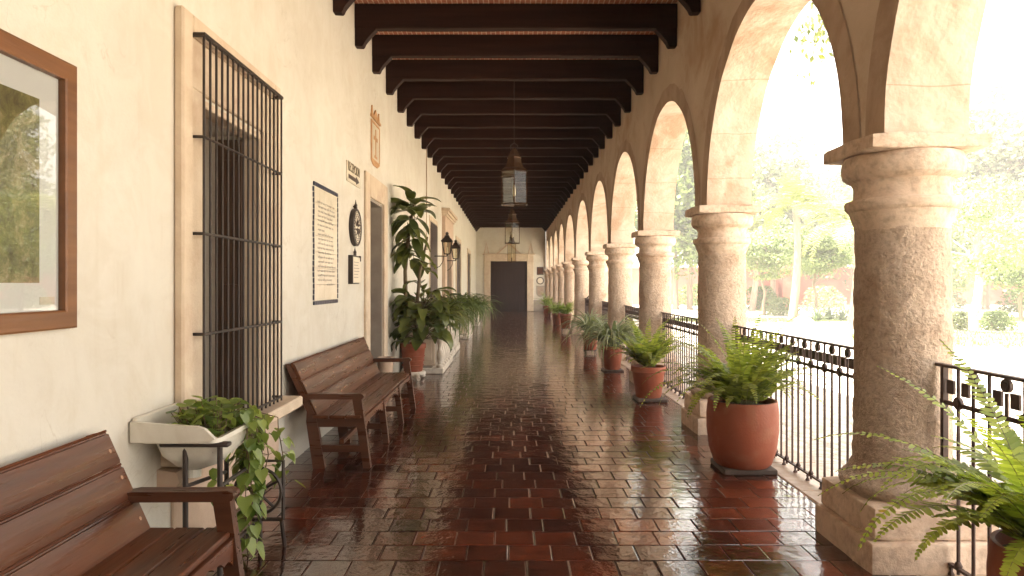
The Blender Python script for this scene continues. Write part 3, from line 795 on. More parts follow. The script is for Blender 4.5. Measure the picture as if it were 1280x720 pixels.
for ln in range(19):
    z = z1-.17-ln*.044; y = y0+.13+ (.0 if ln % 5 else -.02); end = y1-.15-U(rg, 0, .17)
    if ln == 6: end = y0+.35
    if ln == 18: y = y0+.45; end = y1-.15
    while y < end:
        wl = U(rg, .045, .11); pts = []; k = 0; m_ = max(6, int(wl/.006))
        for k in range(m_+1):
            u = k/m_; pts.append((WX+.0135, y+wl*u, z+.009*math.sin(k*1.9+U(rg, -.4, .4))+ (.014 if rg.random() < .09 else 0)))
        for p, q in zip(pts, pts[1:]):
            d = Vector((0, q[2]-p[2], -(q[1]-p[1]))); d = d.normalized()*.0022 if d.length > 0 else Vector((0, 0, .002))
            mb.quad(Vector(p)-d, Vector(q)-d, Vector(q)+d, Vector(p)+d)
        y += wl+.022
mb.build('lettering', INKL, pt)
# reception sign
sg = thing('reception_sign', 'small tile sign reading RECEPCION over a dark arrow', 'sign', (WX, 8.0, 2.68))
MB().box(WX+.001, WX+.014, 7.68, 8.34, 2.665, 2.90, .004).build('tile_field', CERAMIC, sg)
text_mesh('RECEPCION', .155, sg, OLIVE, (WX+.0155, 8.01, 2.838), sx=.72)
mb = MB(); ar = [(7.74, 2.705), (8.12, 2.705), (8.12, 2.682), (8.28, 2.727), (8.12, 2.772), (8.12, 2.75), (7.74, 2.75)]
mb.prism(ar, 0, WX+.0142, WX+.018); mb.build('arrow', INK, sg)
# round emblem
em = thing('round_plaque', 'round iron rimmed plaque hung from a pointed finial above the small notice', 'plaque', (WX, 8.03, 1.95))
def xlathe(prof, cy, cz, n=32, cap=True):
    mb = MB(); vs = []; m_ = len(prof)
    for r_, x in prof:
        for k in range(n):
            a = 2*PI*k/n; vs.append((WX+x, cy+r_*math.cos(a), cz+r_*math.sin(a)))
    fs = [(i*n+k, i*n+(k+1) % n, (i+1)*n+(k+1) % n, (i+1)*n+k) for i in range(m_-1) for k in range(n)] + [tuple((m_-1)*n+k for k in range(n))]
    return mb.add(vs, fs if cap else fs[:-1])
xlathe([(.215, .0), (.222, .012), (.222, .05), (.205, .058), (.192, .05)], 8.03, 2.165, 32, False).build('rim', IRON, em, smooth=40)
xlathe([(.194, .04), (.19, .05), (.0, .0505)][:2], 8.03, 2.165).build('disc', CERAMIC, em, smooth=40)
mb = MB()
for k in range(28):
    a = 2*PI*k/28
    for r0, r1, w_ in ((.155, .175, .006),): 
        mb.box(WX+.0505, WX+.053, 8.03+r0*math.cos(a)-w_, 8.03+r0*math.cos(a)+w_, 2.165+r0*math.sin(a)-w_, 2.165+r0*math.sin(a)+w_)
for r0 in (.135, .18):
    pts = [(WX+.0525, 8.03+r0*math.cos(2*PI*k/40), 2.165+r0*math.sin(2*PI*k/40)) for k in range(41)]; mb.tube(pts, .004, 4)
for k in range(8):
    a = 2*PI*k/8+.2; pts = [(WX+.0525, 8.03+.02*math.cos(a), 2.165+.02*math.sin(a)), (WX+.054, 8.03+.07*math.cos(a+.3), 2.165+.07*math.sin(a+.3)), (WX+.0525, 8.03+.115*math.cos(a), 2.165+.115*math.sin(a))]; mb.tube(pts, [.004, .011, .003], 5)
mb.build('relief', INK, em)
mb = MB().tube([(WX+.03, 8.03, 2.385), (WX+.03, 8.03, 2.41)], .02, 8).ball((WX+.03, 8.03, 2.425), .022, 8).tube([(WX+.03, 8.03, 2.435), (WX+.03, 8.03, 2.49)], [.014, .002], 6); mb.box(WX, WX+.03, 8.02, 8.04, 2.40, 2.42)
mb.build('finial', IRON, em, smooth=50)
sn = thing('small_notice', 'small pale notice with iron side brackets below the round plaque', 'plaque', (WX, 7.98, 1.51))
MB().box(WX+.03, WX+.05, 7.80, 8.20, 1.515, 1.815, .004).build('board', CERAMIC, sn)
mb = MB().box(WX+.001, WX+.055, 7.775, 7.798, 1.50, 1.83, .003).box(WX+.001, WX+.03, 7.80, 8.215, 1.50, 1.513).box(WX+.001, WX+.04, 7.80, 8.215, 1.817, 1.832).box(WX+.001, WX+.058, 8.17, 8.20, 1.77, 1.835, .003)
mb.tube([(WX+.03, 7.99, 1.832), (WX+.03, 7.99, 1.86)], .018, 8).ball((WX+.03, 7.99, 1.872), .02, 8).tube([(WX+.03, 7.99, 1.88), (WX+.03, 7.99, 1.93)], [.013, .002], 6)
mb.build('bracket', IRON, sn)
mb = MB()
for k in range(6): mb.box(WX+.0502, WX+.0512, 7.85, 8.15-U(rg, 0, .1), 1.75-k*.035, 1.756-k*.035)
mb.build('lettering', INKL, sn)
# cross tile
ct = thing('cross_tile', 'pale tile panel with an ochre cross high above the doorway', 'tile panel', (WX, 9.3, 3.11))
MB().box(WX+.001, WX+.012, 9.06, 9.56, 3.18, 3.66, .003).build('tile_field', CERAMIC, ct)
mb = MB(); mitre(mb, 9.03, 9.59, 3.15, 3.69, .03, WX+.001, WX+.02)
mb.prism([(9.03, 3.15), (9.59, 3.15), (9.45, 3.10), (9.17, 3.10)][::-1], 0, WX+.001, WX+.015)
mb.prism([(9.0, 3.72), (9.62, 3.72), (9.62, 3.75), (9.0, 3.75)], 0, WX+.001, WX+.03)
for a in (9.03, 9.50): mb.prism([(a, 3.755), (a+.09, 3.755), (a+.045, 3.88)], 0, WX+.001, WX+.02)
mb.prism([(9.16, 3.755), (9.46, 3.755), (9.31, 3.87)], 0, WX+.001, WX+.02)
mb.build('moulding', OCHRE, ct)
mb = MB().box(WX+.0122, WX+.018, 9.285, 9.335, 3.24, 3.60).box(WX+.0122, WX+.0178, 9.18, 9.284, 3.45, 3.50).box(WX+.0122, WX+.0178, 9.336, 9.44, 3.45, 3.50).box(WX+.0122, WX+.0178, 9.22, 9.40, 3.21, 3.239)
mb.build('cross', OCHRE, ct)
# signs on the end wall
for (nm, lab, cat, x, z, w_, h_, shape) in (('door_notice', 'small dark square notice on the end wall, topmost of three', 'sign', 1.68, 2.22, .36, .44, 0), ('round_notice', 'round pale dark rimmed notice in the middle of the end wall signs', 'sign', 1.68, 1.68, .42, .42, 1), ('shield_notice', 'grey shield shaped notice lowest on the end wall', 'sign', 1.70, 1.10, .46, .62, 2)):
    t = thing(nm, lab, cat, (x, ENDY, z-h_/2))
    mb = MB()
    if shape == 0: poly = [(x-w_/2, z-h_/2), (x+w_/2, z-h_/2), (x+w_/2, z+h_/2), (x-w_/2, z+h_/2)]
    elif shape == 1: poly = [(x+w_/2*math.cos(2*PI*k/28), z+h_/2*math.sin(2*PI*k/28)) for k in range(28)]
    else: poly = [(x-w_/2, z+h_/2), (x-w_/2, z-h_*.15)] + [(x-w_/2*math.cos(PI*k/10), z-h_*.15-h_*.35*math.sin(PI*k/10)) for k in range(1, 10)] + [(x+w_/2, z-h_*.15), (x+w_/2, z+h_/2)]
    mb.prism(poly, 1, ENDY-.03, ENDY-.001); mb.build('plate', INK if shape < 2 else GREYSTONE, t)
    s_ = .72; c0 = (x, z)
    mb = MB(); mb.prism([(c0[0]+(u-c0[0])*s_, c0[1]+(v-c0[1])*s_) for u, v in poly], 1, ENDY-.034, ENDY-.03); mb.build('face', BENCH if shape == 0 else CERAMIC if shape == 1 else EDGE, t)
# thin conduit on the wall
mb = MB().tube([(WX+.015, 15.0, 2.35), (WX+.015, 15.0, 4.8)], .012, 6); mb.box(WX, WX+.05, 14.93, 15.07, 2.25, 2.36, .01)
tag(mb.build('wall_conduit', PLASTER_ARCADE, None, (WX, 15, 2.25)), 'thin vertical conduit running up the wall beside the dark plank door', 'conduit')

# ================================================================== SINK PLANTER
SY0, SY1, SX0, SX1 = 3.30, 3.80, -1.80, -1.42
sk = thing('enamel_sink', 'old white enamel sink with tall splash panels used as a planter', 'sink', (-1.6, 3.6, .55))
mb = MB()
def rring(x0, x1, y0, y1, z, r_, n=5):
    out = []
    for cx, cy, a0 in ((x1-r_, y1-r_, 0), (x0+r_, y1-r_, 90), (x0+r_, y0+r_, 180), (x1-r_, y0+r_, 270)):
        for k in range(n+1):
            a = R(a0+90*k/n); out.append((cx+r_*math.cos(a), cy+r_*math.sin(a), z))
    return out
rings = [rring(SX0+.06, SX1-.02, SY0+.04, SY1-.02, .745, .05), rring(SX0, SX1+.01, SY0, SY1+.01, .75, .05), rring(SX0, SX1+.012, SY0, SY1+.012, .728, .05),
         rring(SX0+.04, SX1-.012, SY0+.05, SY1-.012, .715, .06), rring(SX0+.05, SX1-.025, SY0+.07, SY1-.03, .64, .09), rring(SX0+.08, SX1-.08, SY0+.13, SY1-.10, .575, .11), rring(SX0+.14, SX1-.15, SY0+.2, SY1-.18, .548, .07)]
n = len(rings[0]); vs = [p for r_ in rings for p in r_]
fs = [(i*n+k, (i+1)*n+k, (i+1)*n+(k+1) % n, i*n+(k+1) % n) for i in range(len(rings)-1) for k in range(n)] + [tuple((len(rings)-1)*n+k for k in range(n-1, -1, -1))]
inner = [rring(SX0+.06, SX1-.02, SY0+.04, SY1-.02, .745, .05), rring(SX0+.08, SX1-.04, SY0+.07, SY1-.04, .66, .08)]
b = len(vs); vs += [p for r_ in inner for p in r_]; fs += [(b+k, b+(k+1) % n, b+n+(k+1) % n, b+n+k) for k in range(n)]
mb.add(vs, fs); mb.build('basin', WHITE, sk, smooth=50)
mb = MB(); mb.prism([(SX0-.03, .735), (SX1-.04, .735), (SX1+.0, .752), (SX1-.015, .765), (SX1-.05, .80), (SX1-.085, .812), (SX0-.03, .835)], 1, SY0-.012, SY0+.012)
mb.build('end_splash', WHITE, sk)
MB().box(SX0-.034, SX0-.01, SY0+.012, SY1+.01, .735, .85, .006).build('back_splash', WHITE, sk)
MB().tube([(-1.64, 3.55, .56), (-1.64, 3.55, .50)], .035, 12).build('drain', WHITE, sk)
MB().box(SX0+.085, SX1-.05, SY0+.08, SY1-.05, .665, .70).build('soil', SOIL, sk)
sd_ = thing('iron_stand', 'black wrought iron treadle stand with spoked wheel under the sink', 'stand', (-1.55, 3.62, 0))
for (x, y) in ((-1.60, 3.37), (-1.43, 3.37), (-1.60, 3.86), (-1.41, 3.86)):
    MB().tube([(x, y, 0), (x, y, .66), (x, y+.0, .705)], .014, 8).build('leg', IRON, sd_, smooth=50)
mb = MB().box(-1.72, -1.38, 3.345, 3.395, .698, .72, .006).box(-1.72, -1.38, 3.835, 3.885, .698, .72, .006)
mb.tube([(-1.43, 3.37, .50), (-1.43, 3.86, .50)], .010, 6).tube([(-1.60, 3.37, .50), (-1.60, 3.86, .44)], .010, 6)
mb.build('top_bar', IRON, sd_, smooth=50)
mb = MB().tube([(-1.64, 3.86, .17), (-1.28, 3.86, .17)], .012, 6).tube([(-1.29, 3.86, .17), (-1.285, 3.90, 0)], .012, 6).tube([(-1.43, 3.37, .16), (-1.43, 3.86, .16)], .012, 6).tube([(-1.60, 3.37, .16), (-1.60, 3.86, .16)], .012, 6).tube([(-1.28, 3.86, .17), (-1.28, 3.86, .50), (-1.43, 3.86, .50)], .011, 6)
mb.box(-1.57, -1.44, 3.46, 3.76, .10, .125, .004)
mb.build('treadle', IRON, sd_, smooth=50)
mb = MB(); wc = Vector((-1.415, 3.84, .335)); wr = .13
mb.tube([wc+Vector((wr*math.cos(2*PI*k/32), 0, wr*math.sin(2*PI*k/32))) for k in range(33)], .010, 6)
mb.tube([wc+Vector((.035*math.cos(2*PI*k/16), 0, .035*math.sin(2*PI*k/16))) for k in range(17)], .009, 6)
for k in range(5):
    a = 2*PI*k/5+.35; mb.tube([wc+Vector((.03*math.cos(a), 0, .03*math.sin(a))), wc+Vector((wr*math.cos(a+.12), 0, wr*math.sin(a+.12)))], .008, 6)
mb.build('wheel', IRON, sd_, smooth=60)
# pothos
po = thing('pothos_plant', 'trailing pothos with heart shaped leaves spilling from the sink', 'plant', (-1.55, 3.65, .70))
rg = random.Random(21); lv = MB(); vn = MB()
def heart(mb, p, d, up, s):
    d = Vector(d).normalized(); up = Vector(up); side = d.cross(up)
    if side.length < .01: side = d.orthogonal()
    side.normalize(); nrm = side.cross(d)
    P = [(0, 0, 0), (.30, -.12, .05), (.46, .12, .10), (.40, .42, .08), (.18, .78, .0), (0, 1.05, -.10), (-.18, .78, .0), (-.40, .42, .08), (-.46, .12, .10), (-.30, -.12, .05)]
    q = [p+side*x*s+d*y*s+nrm*z*s for x, y, z in P]; mid = p+d*.45*s-nrm*.03*s
    mb.add(q+[mid], [(i, (i+1) % 10, 10) for i in range(10)])
for k in range(150):
    x, y = U(rg, -1.73, -1.44), U(rg, 3.38, 3.80); z = .70+U(rg, .02, .21)*(1-.5*abs(y-3.6)/.3)
    a = U(rg, 0, 2*PI); d = Vector((math.cos(a)+.3, math.sin(a), U(rg, -.5, .4)))
    heart(lv, Vector((x, y, z)), d, (U(rg, -.4, .4), U(rg, -.5, .1), 1), U(rg, .045, .085)); vn.tube([(x, y, z), (x*.6-.62, y*.6+1.46, .69)], .002, 4, False)
for (x, y, zb, n) in [(x_-.10, y_-.08, z_, n_) for x_, y_, z_, n_ in ((-1.33, 3.86, .10, 32), (-1.31, 3.76, .16, 28), (-1.36, 3.95, .30, 26), (-1.27, 3.9, .36, 22), (-1.38, 3.62, .46, 10), (-1.33, 3.83, .05, 30), (-1.22, 3.97, .40, 16), (-1.29, 3.82, .48, 20), (-1.33, 3.78, .5, 18))]:
    pts = [(-1.55, y-.05, .74), (-1.48, y-.02, .79), (x, y, .74)]; zz = .72; cx, cy = x, y
    while zz > zb:
        zz -= .06; cx += U(rg, -.012, .014); cy += U(rg, -.015, .015); pts.append((cx, cy, zz))
    vn.tube(pts, .0032, 5, False)
    for k in range(n):
        q = pts[min(len(pts)-1, 1+int((k+.3)*(len(pts)-1)/n))]; a = U(rg, 0, 2*PI)
        st = Vector(q)+Vector((math.cos(a), math.sin(a), U(rg, -.2, .5)))*U(rg, .02, .06)
        vn.tube([q, st], .0016, 4, False)
        heart(lv, st, (math.cos(a)*.6, math.sin(a)*.6, -U(rg, .3, 1.2)), (math.cos(a), math.sin(a), .8), U(rg, .045, .09))
lv.build('leaves', POTHOS, po, smooth=180); vn.build('vine', STEM, po)

# ================================================================== POTTED PLANTS
def pot_mesh(c, r, h, kind=0, n=40):
    x, y, z = c
    if kind == 0:   # belly pot
        pr = [(r*.72, 0), (r*.80, h*.04), (r*.93, h*.25), (r, h*.55), (r, h*.8), (r*.965, h*.97), (r*.95, h), (r*.88, h), (r*.86, h*.9), (0.01, h*.88)]
    else:           # flared pot with a lip
        pr = [(r*.68, 0), (r*.72, h*.03), (r*.92, h*.80), (r*.94, h*.82), (r, h*.83), (r, h*.985), (r*.98, h), (r*.88, h), (r*.86, h*.9), (0.01, h*.88)]
    return MB().lathe(pr, c, n, None, True, False)
def soil_mesh(c, r, h): return MB().lathe([(r*.87, h*.90), (r*.5, h*.925), (.005, h*.93)], c, 24, None, False, True)
GRP_F = 'potted ferns along the railing'
def potted_fern(label, c, r, h, kind, seed, nf=50, L=(.4, .65), lw=.06, pairs=24, dr=(1.2, 2.2), p0=(.9, 1.5), leaf_w=.018, group=GRP_F, mat=FERN, az_bias=None):
    rg = random.Random(seed); t = thing('potted_fern', label, 'potted fern', c, group)
    pot_mesh(c, r, h, kind).build('pot', TERRA, t, smooth=35); soil_mesh(c, r, h).build('soil', SOIL, t, smooth=180)
    lv, st = MB(), MB()
    for k in range(nf):
        az = U(rg, 0, 2*PI) if not az_bias or rg.random() > az_bias[2] else rg.gauss(az_bias[0], az_bias[1]); rr = r*U(rg, 0, .45)
        b = (c[0]+rr*math.cos(az), c[1]+rr*math.sin(az), c[2]+h*.9)
        frond(lv, st, b, az+U(rg, -.3, .3), U(rg, *p0), U(rg, *L), U(rg, *dr), rg, lw*U(rg, .8, 1.1), pairs, leaf_w, U(rg, -.4, .4))
    lv.build('fronds', mat, t); st.build('stems', FROND_STEM, t)
    return t
def slab(label, x0, x1, y0, y1, z0, z1, m, cat='slab', name='pot_slab'):
    o = MB().box(x0, x1, y0, y1, z0, z1, .008).build(name, m, None, ((x0+x1)/2, (y0+y1)/2, z0)); return tag(o, label, cat)
potted_fern('fern in a terracotta pot in the near corner, its fronds crossing the railing', (2.02, 2.5, .002), .225, .53, 0, 11, 62, (.5, .95), .072, 42, (.7, 2.2), (.7, 1.42), .026, az_bias=(2.8, .8, .5), mat=FERNL)
slab('dark flat slab beneath the big round bellied fern pot', 1.68, 2.10, 5.34, 5.72, .001, .045, MORTAR)
potted_fern('bushy fern in the biggest round bellied terracotta pot', (1.885, 5.53, .045), .28, .52, 0, 12, 125, (.45, .92), .065, 30, (.8, 2.2), (.75, 1.55), .027, mat=FERNM)
slab('thin dark slab beneath the smooth flared fern pot', 1.62, 2.0, 8.62, 9.0, .001, .04, MORTAR)
potted_fern('upright yellow green fern in a smooth flared terracotta pot', (1.80, 8.85, .04), .225, .40, 1, 13, 80, (.4, .85), .075, 22, (.5, 1.9), (.9, 1.55), .034, mat=FERNM)
def potted_strap(label, c, r, h, seed, n, L, wd, mat, kind=1, dr=(1.4, 2.7), p0=(.8, 1.5), cat='potted plant', group=None, name='potted_plant'):
    rg = random.Random(seed); t = thing(name, label, cat, c, group)
    pot_mesh(c, r, h, kind, 28).build('pot', TERRA, t, smooth=35); soil_mesh(c, r, h).build('soil', SOIL, t, smooth=180)
    lv = MB()
    for k in range(n):
        az = U(rg, 0, 2*PI); rr = r*U(rg, 0, .5)
        ribbon(lv, (c[0]+rr*math.cos(az), c[1]+rr*math.sin(az), c[2]+h*.9), az+U(rg, -.3, .3), U(rg, *p0), U(rg, *L), wd*U(rg, .7, 1.2), U(rg, *dr), 9, strap_prof)
    lv.build('leaves', mat, t, smooth=180); return t
potted_strap('grey green strap leaved plant drooping over its terracotta pot', (1.775, 11.8, .03), .19, .40, 14, 170, (.55, 1.1), .042, GREYLEAF, dr=(1.9, 3.3))
slab('low dark slab beneath the drooping strap leaved plant', 1.60, 1.95, 11.62, 11.98, .001, .03, MORTAR)
potted_strap('spiky grey plant in a small terracotta pot on iron feet', (1.74, 14.75, .08), .175, .36, 15, 150, (.5, 1.0), .034, GREYLEAF, dr=(1.6, 3.0))
def pot_stand(label, c, r, h):
    t = thing('pot_stand', label, 'pot stand', c)
    MB().tube([(c[0]+r*math.cos(2*PI*k/24), c[1]+r*math.sin(2*PI*k/24), h-.008) for k in range(25)], .007, 6).build('ring', IRON, t)
    MB().tube([(c[0]-r, c[1], h-.008), (c[0]+r, c[1], h-.008)], .006, 6).tube([(c[0], c[1]-r, h-.008), (c[0], c[1]+r, h-.008)], .006, 6).build('cross_bar', IRON, t)
    for k in range(4):
        a = PI/4+PI/2*k; MB().tube([(c[0]+r*math.cos(a), c[1]+r*math.sin(a), h-.008), (c[0]+1.12*r*math.cos(a), c[1]+1.12*r*math.sin(a), 0)], .007, 6).build('leg', IRON, t)
pot_stand('low iron stand beneath the spiky grey plant', (1.74, 14.75, 0), .15, .08)
potted_fern('fern in a tapered pot on a tall iron stand far along the arcade', (1.75, 21.3, .12), .19, .45, 1, 16, 50, (.4, .8), .08, 14, (.9, 2.2), (.7, 1.5), .035)
pot_stand('iron stand beneath the far tapered fern pot', (1.75, 21.3, 0), .15, .12)
potted_fern('fern in a small orange pot behind the pot on its iron stand', (1.75, 25.3, .0), .19, .42, 1, 17, 45, (.5, .9), .09, 12, (.9, 2.3), (.7, 1.5), .04)
potted_fern('pale fern near the far end wall, farthest of the ferns', (1.75, 31.5, .0), .2, .48, 1, 18, 45, (.5, 1.0), .1, 10, (.9, 2.3), (.7, 1.5), .05)
# -- left side: climbing dumb cane
def stalk_leaf(lv, st, p, az, pit, petl, L, W, droop, rg):
    q = Vector(p)+Vector((math.cos(az)*math.cos(pit), math.sin(az)*math.cos(pit), math.sin(pit)))*petl
    st.tube([p, q], .006, 5, False)
    ribbon(lv, q, az, pit*.6, L, W, droop, 8, broad_prof, .16, U(rg, -.3, .3))
dc = thing('climbing_plant', 'tall climbing broad leaved plant in a ribbed terracotta pot by the doorway', 'potted plant', (-1.52, 10.75, 0))
c = (-1.52, 10.75, .13)
pm = pot_mesh(c, .205, .44, 1, 32)
for z in (.10, .17, .24): pm.tube([(c[0]+(.16+.09*z)*math.cos(2*PI*k/32), c[1]+(.16+.09*z)*math.sin(2*PI*k/32), c[2]+z) for k in range(33)], .008, 6)
pm.build('pot', TERRA, dc, smooth=40); soil_mesh(c, .205, .44).build('soil', SOIL, dc)
rg = random.Random(31); lv, st = MB(), MB()
trunk = [(-1.60, 10.7, .5), (-1.62, 10.7, 1.1), (-1.64, 10.72, 1.7), (-1.60, 10.75, 2.2), (-1.55, 10.75, 2.5), (-1.50, 10.72, 2.75)]
st.tube(trunk, [.035, .035, .03, .03, .025, .015], 8)
st.tube([(-1.48, 10.8, .5), (-1.46, 10.8, 1.2), (-1.42, 10.8, 1.7), (-1.36, 10.82, 1.95), (-1.30, 10.82, 2.25)], [.03, .028, .025, .02, .012], 7)
for k in range(26):  # top rosette
    az = U(rg, 0, 2*PI); stalk_leaf(lv, st, (-1.52+U(rg, -.06, .06), 10.72, U(rg, 2.5, 2.76)), az, U(rg, -.1, 1.1), .10, U(rg, .34, .46), U(rg, .17, .23), U(rg, .5, 1.5), rg)
for k in range(32):  # hanging leaves on the stem
    az = U(rg, 0, 2*PI); z = U(rg, 1.85, 2.6); stalk_leaf(lv, st, (-1.58+U(rg, -.03, .08), 10.73, z), az, U(rg, -1.2, -.5), .05, U(rg, .30, .42), U(rg, .14, .19), U(rg, .6, 1.0), rg)
for k in range(10):
    az = U(rg, 0, 2*PI); z = U(rg, 1.4, 2.0); stalk_leaf(lv, st, (-1.40, 10.8, z), az, U(rg, -.3, .6), .08, U(rg, .28, .36), U(rg, .14, .19), U(rg, .6, 1.6), rg)
for k in range(110):  # bushy foot
    az = U(rg, 0, 2*PI); z = U(rg, .62, 1.22); rr = U(rg, 0, .12); stalk_leaf(lv, st, (-1.45+rr*math.cos(az)+.08, 10.78+rr*math.sin(az), z), az, U(rg, -.1, 1.0), U(rg, .10, .28), U(rg, .30, .46), U(rg, .14, .20), U(rg, .8, 2.0), rg)
lv.build('leaves', DUMB, dc, smooth=180); st.build('stem', STEM, dc, smooth=60)
# carved feet under that pot
t = thing('stone_pedestal', 'white carved stone pedestal with clawed feet under the climbing plant', 'pedestal', (-1.52, 10.75, 0))
MB().lathe([(.17, .07), (.20, .085), (.20, .115), (.18, .13)], (-1.52, 10.75, 0), 20).build('top_plate', CARVED, t)
for k in range(3):
    a = -1.1+2*PI*k/3; d = Vector((math.cos(a), math.sin(a), 0))*1
    p = Vector((-1.52, 10.75, 0)); MB().tube([p+d*.10+Vector((0, 0, .085)), p+d*.19+Vector((0, 0, .07)), p+d*.23+Vector((0, 0, .035)), p+d*.27+Vector((0, 0, .03))], [.04, .045, .035, .03], 8).build('foot', CARVED, t, smooth=60)
# bin behind the bench
t = thing('waste_bin', 'small beige waste bin behind the far end of the bench', 'bin', (-1.70, 9.35, 0))
MB().lathe([(.085, 0), (.09, .01), (.105, .46), (.112, .465), (.112, .495), (.10, .50), (.09, .46), (.01, .03)], (-1.70, 9.35, 0), 24, None, True, False).build('body', PINKSTONE, t, smooth=40)
MB().tube([(-1.70+.111*math.cos(2*PI*k/24), 9.35+.111*math.sin(2*PI*k/24), .44) for k in range(25)], .006, 6).build('band', SURROUND, t)
# carved balustrade planter
def planter(label, y0, y1, x0, x1, zt, seed):
    t = thing('stone_planter', label, 'planter', ((x0+x1)/2, (y0+y1)/2, 0), 'carved stone planters along the wall')
    MB().box(x0, x1, y0, y1, 0, .10, .015).build('base', CARVED, t)
    mb = MB().box(x0, x1, y0, y1, zt-.09, zt, .015).box(x0-.01, x1+.015, y0-.015, y1+.015, zt-.03, zt+.012, .01); mb.build('rim', CARVED, t)
    MB().box(x0+.03, x1-.20, y0+.04, y1-.04, .10, zt-.09).build('shade_core', GREYSTONE, t)  # dark colour stands in for the shade of an open hollow behind the balusters
    mb = MB().box(x0+.04, x1-.14, y0+.015, y0+.04, .14, zt-.13, .01); mb.box(x0+.10, x1-.20, y0+.004, y0+.016, .22, zt-.21, .006); mb.build('end_panel', SURROUND, t)
    n = max(3, int((y1-y0)/.28))
    for k in range(n):
        y = y0+.08+(y1-y0-.16)*k/(n-1); H = zt-.19
        MB().lathe([(.06, 0), (.06, H*.06), (.035, H*.1), (.055, H*.28), (.06, H*.36), (.03, H*.52), (.035, H*.56), (.06, H*.72), (.045, H*.86), (.035, H*.9), (.06, H*.94), (.06, H)], (x1-.065, y, .10), 12).build('baluster', CARVED, t, smooth=40)
    MB().box(x0+.05, x1-.06, y0+.06, y1-.06, zt+.005, zt+.02).build('soil', SOIL, t)
planter('weathered white balustrade planter beside the climbing plant', 11.35, 13.35, -1.80, -1.10, .82, 1)
def spill_plant(label, c, seed, n, L, wd, mat, sx=.3, sy=.6, dr=(1.6, 3.0)):
    rg = random.Random(seed); t = thing('spider_plant', label, 'plant', c, 'arching strap leaved plants on the planters'); lv = MB()
    for k in range(n):
        az = U(rg, 0, 2*PI); b = (c[0]+U(rg, -sx, sx), c[1]+U(rg, -sy, sy), c[2])
        ribbon(lv, b, az, U(rg, .2, 1.4), U(rg, *L), wd*U(rg, .7, 1.2), U(rg, *dr), 10, strap_prof)
    lv.build('leaves', mat, t, smooth=180); return t
spill_plant('dark arching plant massed on the near balustrade planter', (-1.38, 12.3, .84), 41, 170, (.4, .8), .075, DUMB, .25, .6, (1.6, 2.8))
planter('second balustrade planter hidden under cascading green leaves', 13.9, 15.9, -1.80, -1.15, .80, 2)
spill_plant('bright cascading spider plant hanging over the second planter', (-1.36, 14.9, .82), 42, 420, (.5, 1.15), .038, STRAP, .3, .85, (2.3, 3.8))
planter('third balustrade planter beyond the lanterns, far down the wall', 18.6, 20.4, -1.70, -1.10, .80, 3)
spill_plant('cascading strap leaved plant on the third planter beneath the lanterns', (-1.30, 19.5, .82), 43, 300, (.5, 1.1), .045, STRAP, .25, .7, (2.2, 3.6))
planter('fourth small planter nearest the end wall door', 24.2, 25.4, -1.65, -1.10, .55, 4)
spill_plant('pale airy plant on the planter nearest the end wall door', (-1.2, 24.8, .57), 44, 120, (.6, 1.1), .05, LEAF_BRIGHT, .25, .4, (1.6, 2.9))

# ================================================================== LANTERNS
def hanging_lantern(label, c, w_, zb, zt, chain_top):
    x, y = c; r = w_/2
    t = thing('hanging_lantern', label, 'lantern', (x, y, zb), 'glass lanterns hanging along the corridor')
    n = 6; ph = PI/6
    P = lambda rr, z, k: (x+rr*math.cos(ph+2*PI*k/n), y+rr*math.sin(ph+2*PI*k/n), z)
    H = zt-zb
    MB().tube([(x, y, zt+.42), (x, y, chain_top)], .006, 6).build('chain', IRON, t)
    mb = MB()
    for k in range(n): mb.tube([P(r, zb, k), P(r, zt, k)], .009, 4)
    for z, rr in ((zb, r), (zt, r)): mb.tube([P(rr, z, k) for k in range(n+1)], .012, 4)
    mb.tube([P(r*.98, zb, 0), P(r*.98, zb, 3)], .006, 4)
    mb.build('frame', BRASS, t)
    mb = MB()
    for k in range(n): mb.quad(P(r*.985, zb, k), P(r*.985, zb, k+1), P(r*.985, zt, k+1), P(r*.985, zt, k))
    mb.build('glass', GLASS, t)
    mb = MB().lathe([(r*1.04, zt), (r*.98, zt+.025), (r*.74, zt+.06), (r*.58, zt+.13), (r*.52, zt+.20), (r*.56, zt+.215), (r*.40, zt+.25), (r*.32, zt+.30), (r*.2, zt+.33), (r*.1, zt+.36)], (x, y, 0), 6, None, True, True, ph)
    mb.build('cap', BRASS, t)
    mb = MB().tube([(x-.05, y, zt+.345), (x-.055, y, zt+.40), (x, y, zt+.44), (x+.055, y, zt+.40), (x+.05, y, zt+.345)], .008, 6); mb.build('loop', IRON, t)
    MB().tube([(x, y, zb+.02), (x, y, zb+H*.25)], .02, 8).build('socket', BRASS, t)
    MB().lathe([(.012, H*.25), (.022, H*.32), (.022, H*.45), (.008, H*.62)], (x, y, zb), 10).build('bulb', BULB, t)
    return t
hanging_lantern('biggest six sided glass lantern, hanging nearest from a beam', (.07, 10.3), .43, 2.70, 3.19, 4.56)
hanging_lantern('middle glass lantern hanging just below the biggest one', (.07, 17.6), .42, 2.55, 3.08, 4.56)
hanging_lantern('slim farthest glass lantern hanging in front of the end door', (.08, 26.0), .36, 2.32, 3.05, 4.56)
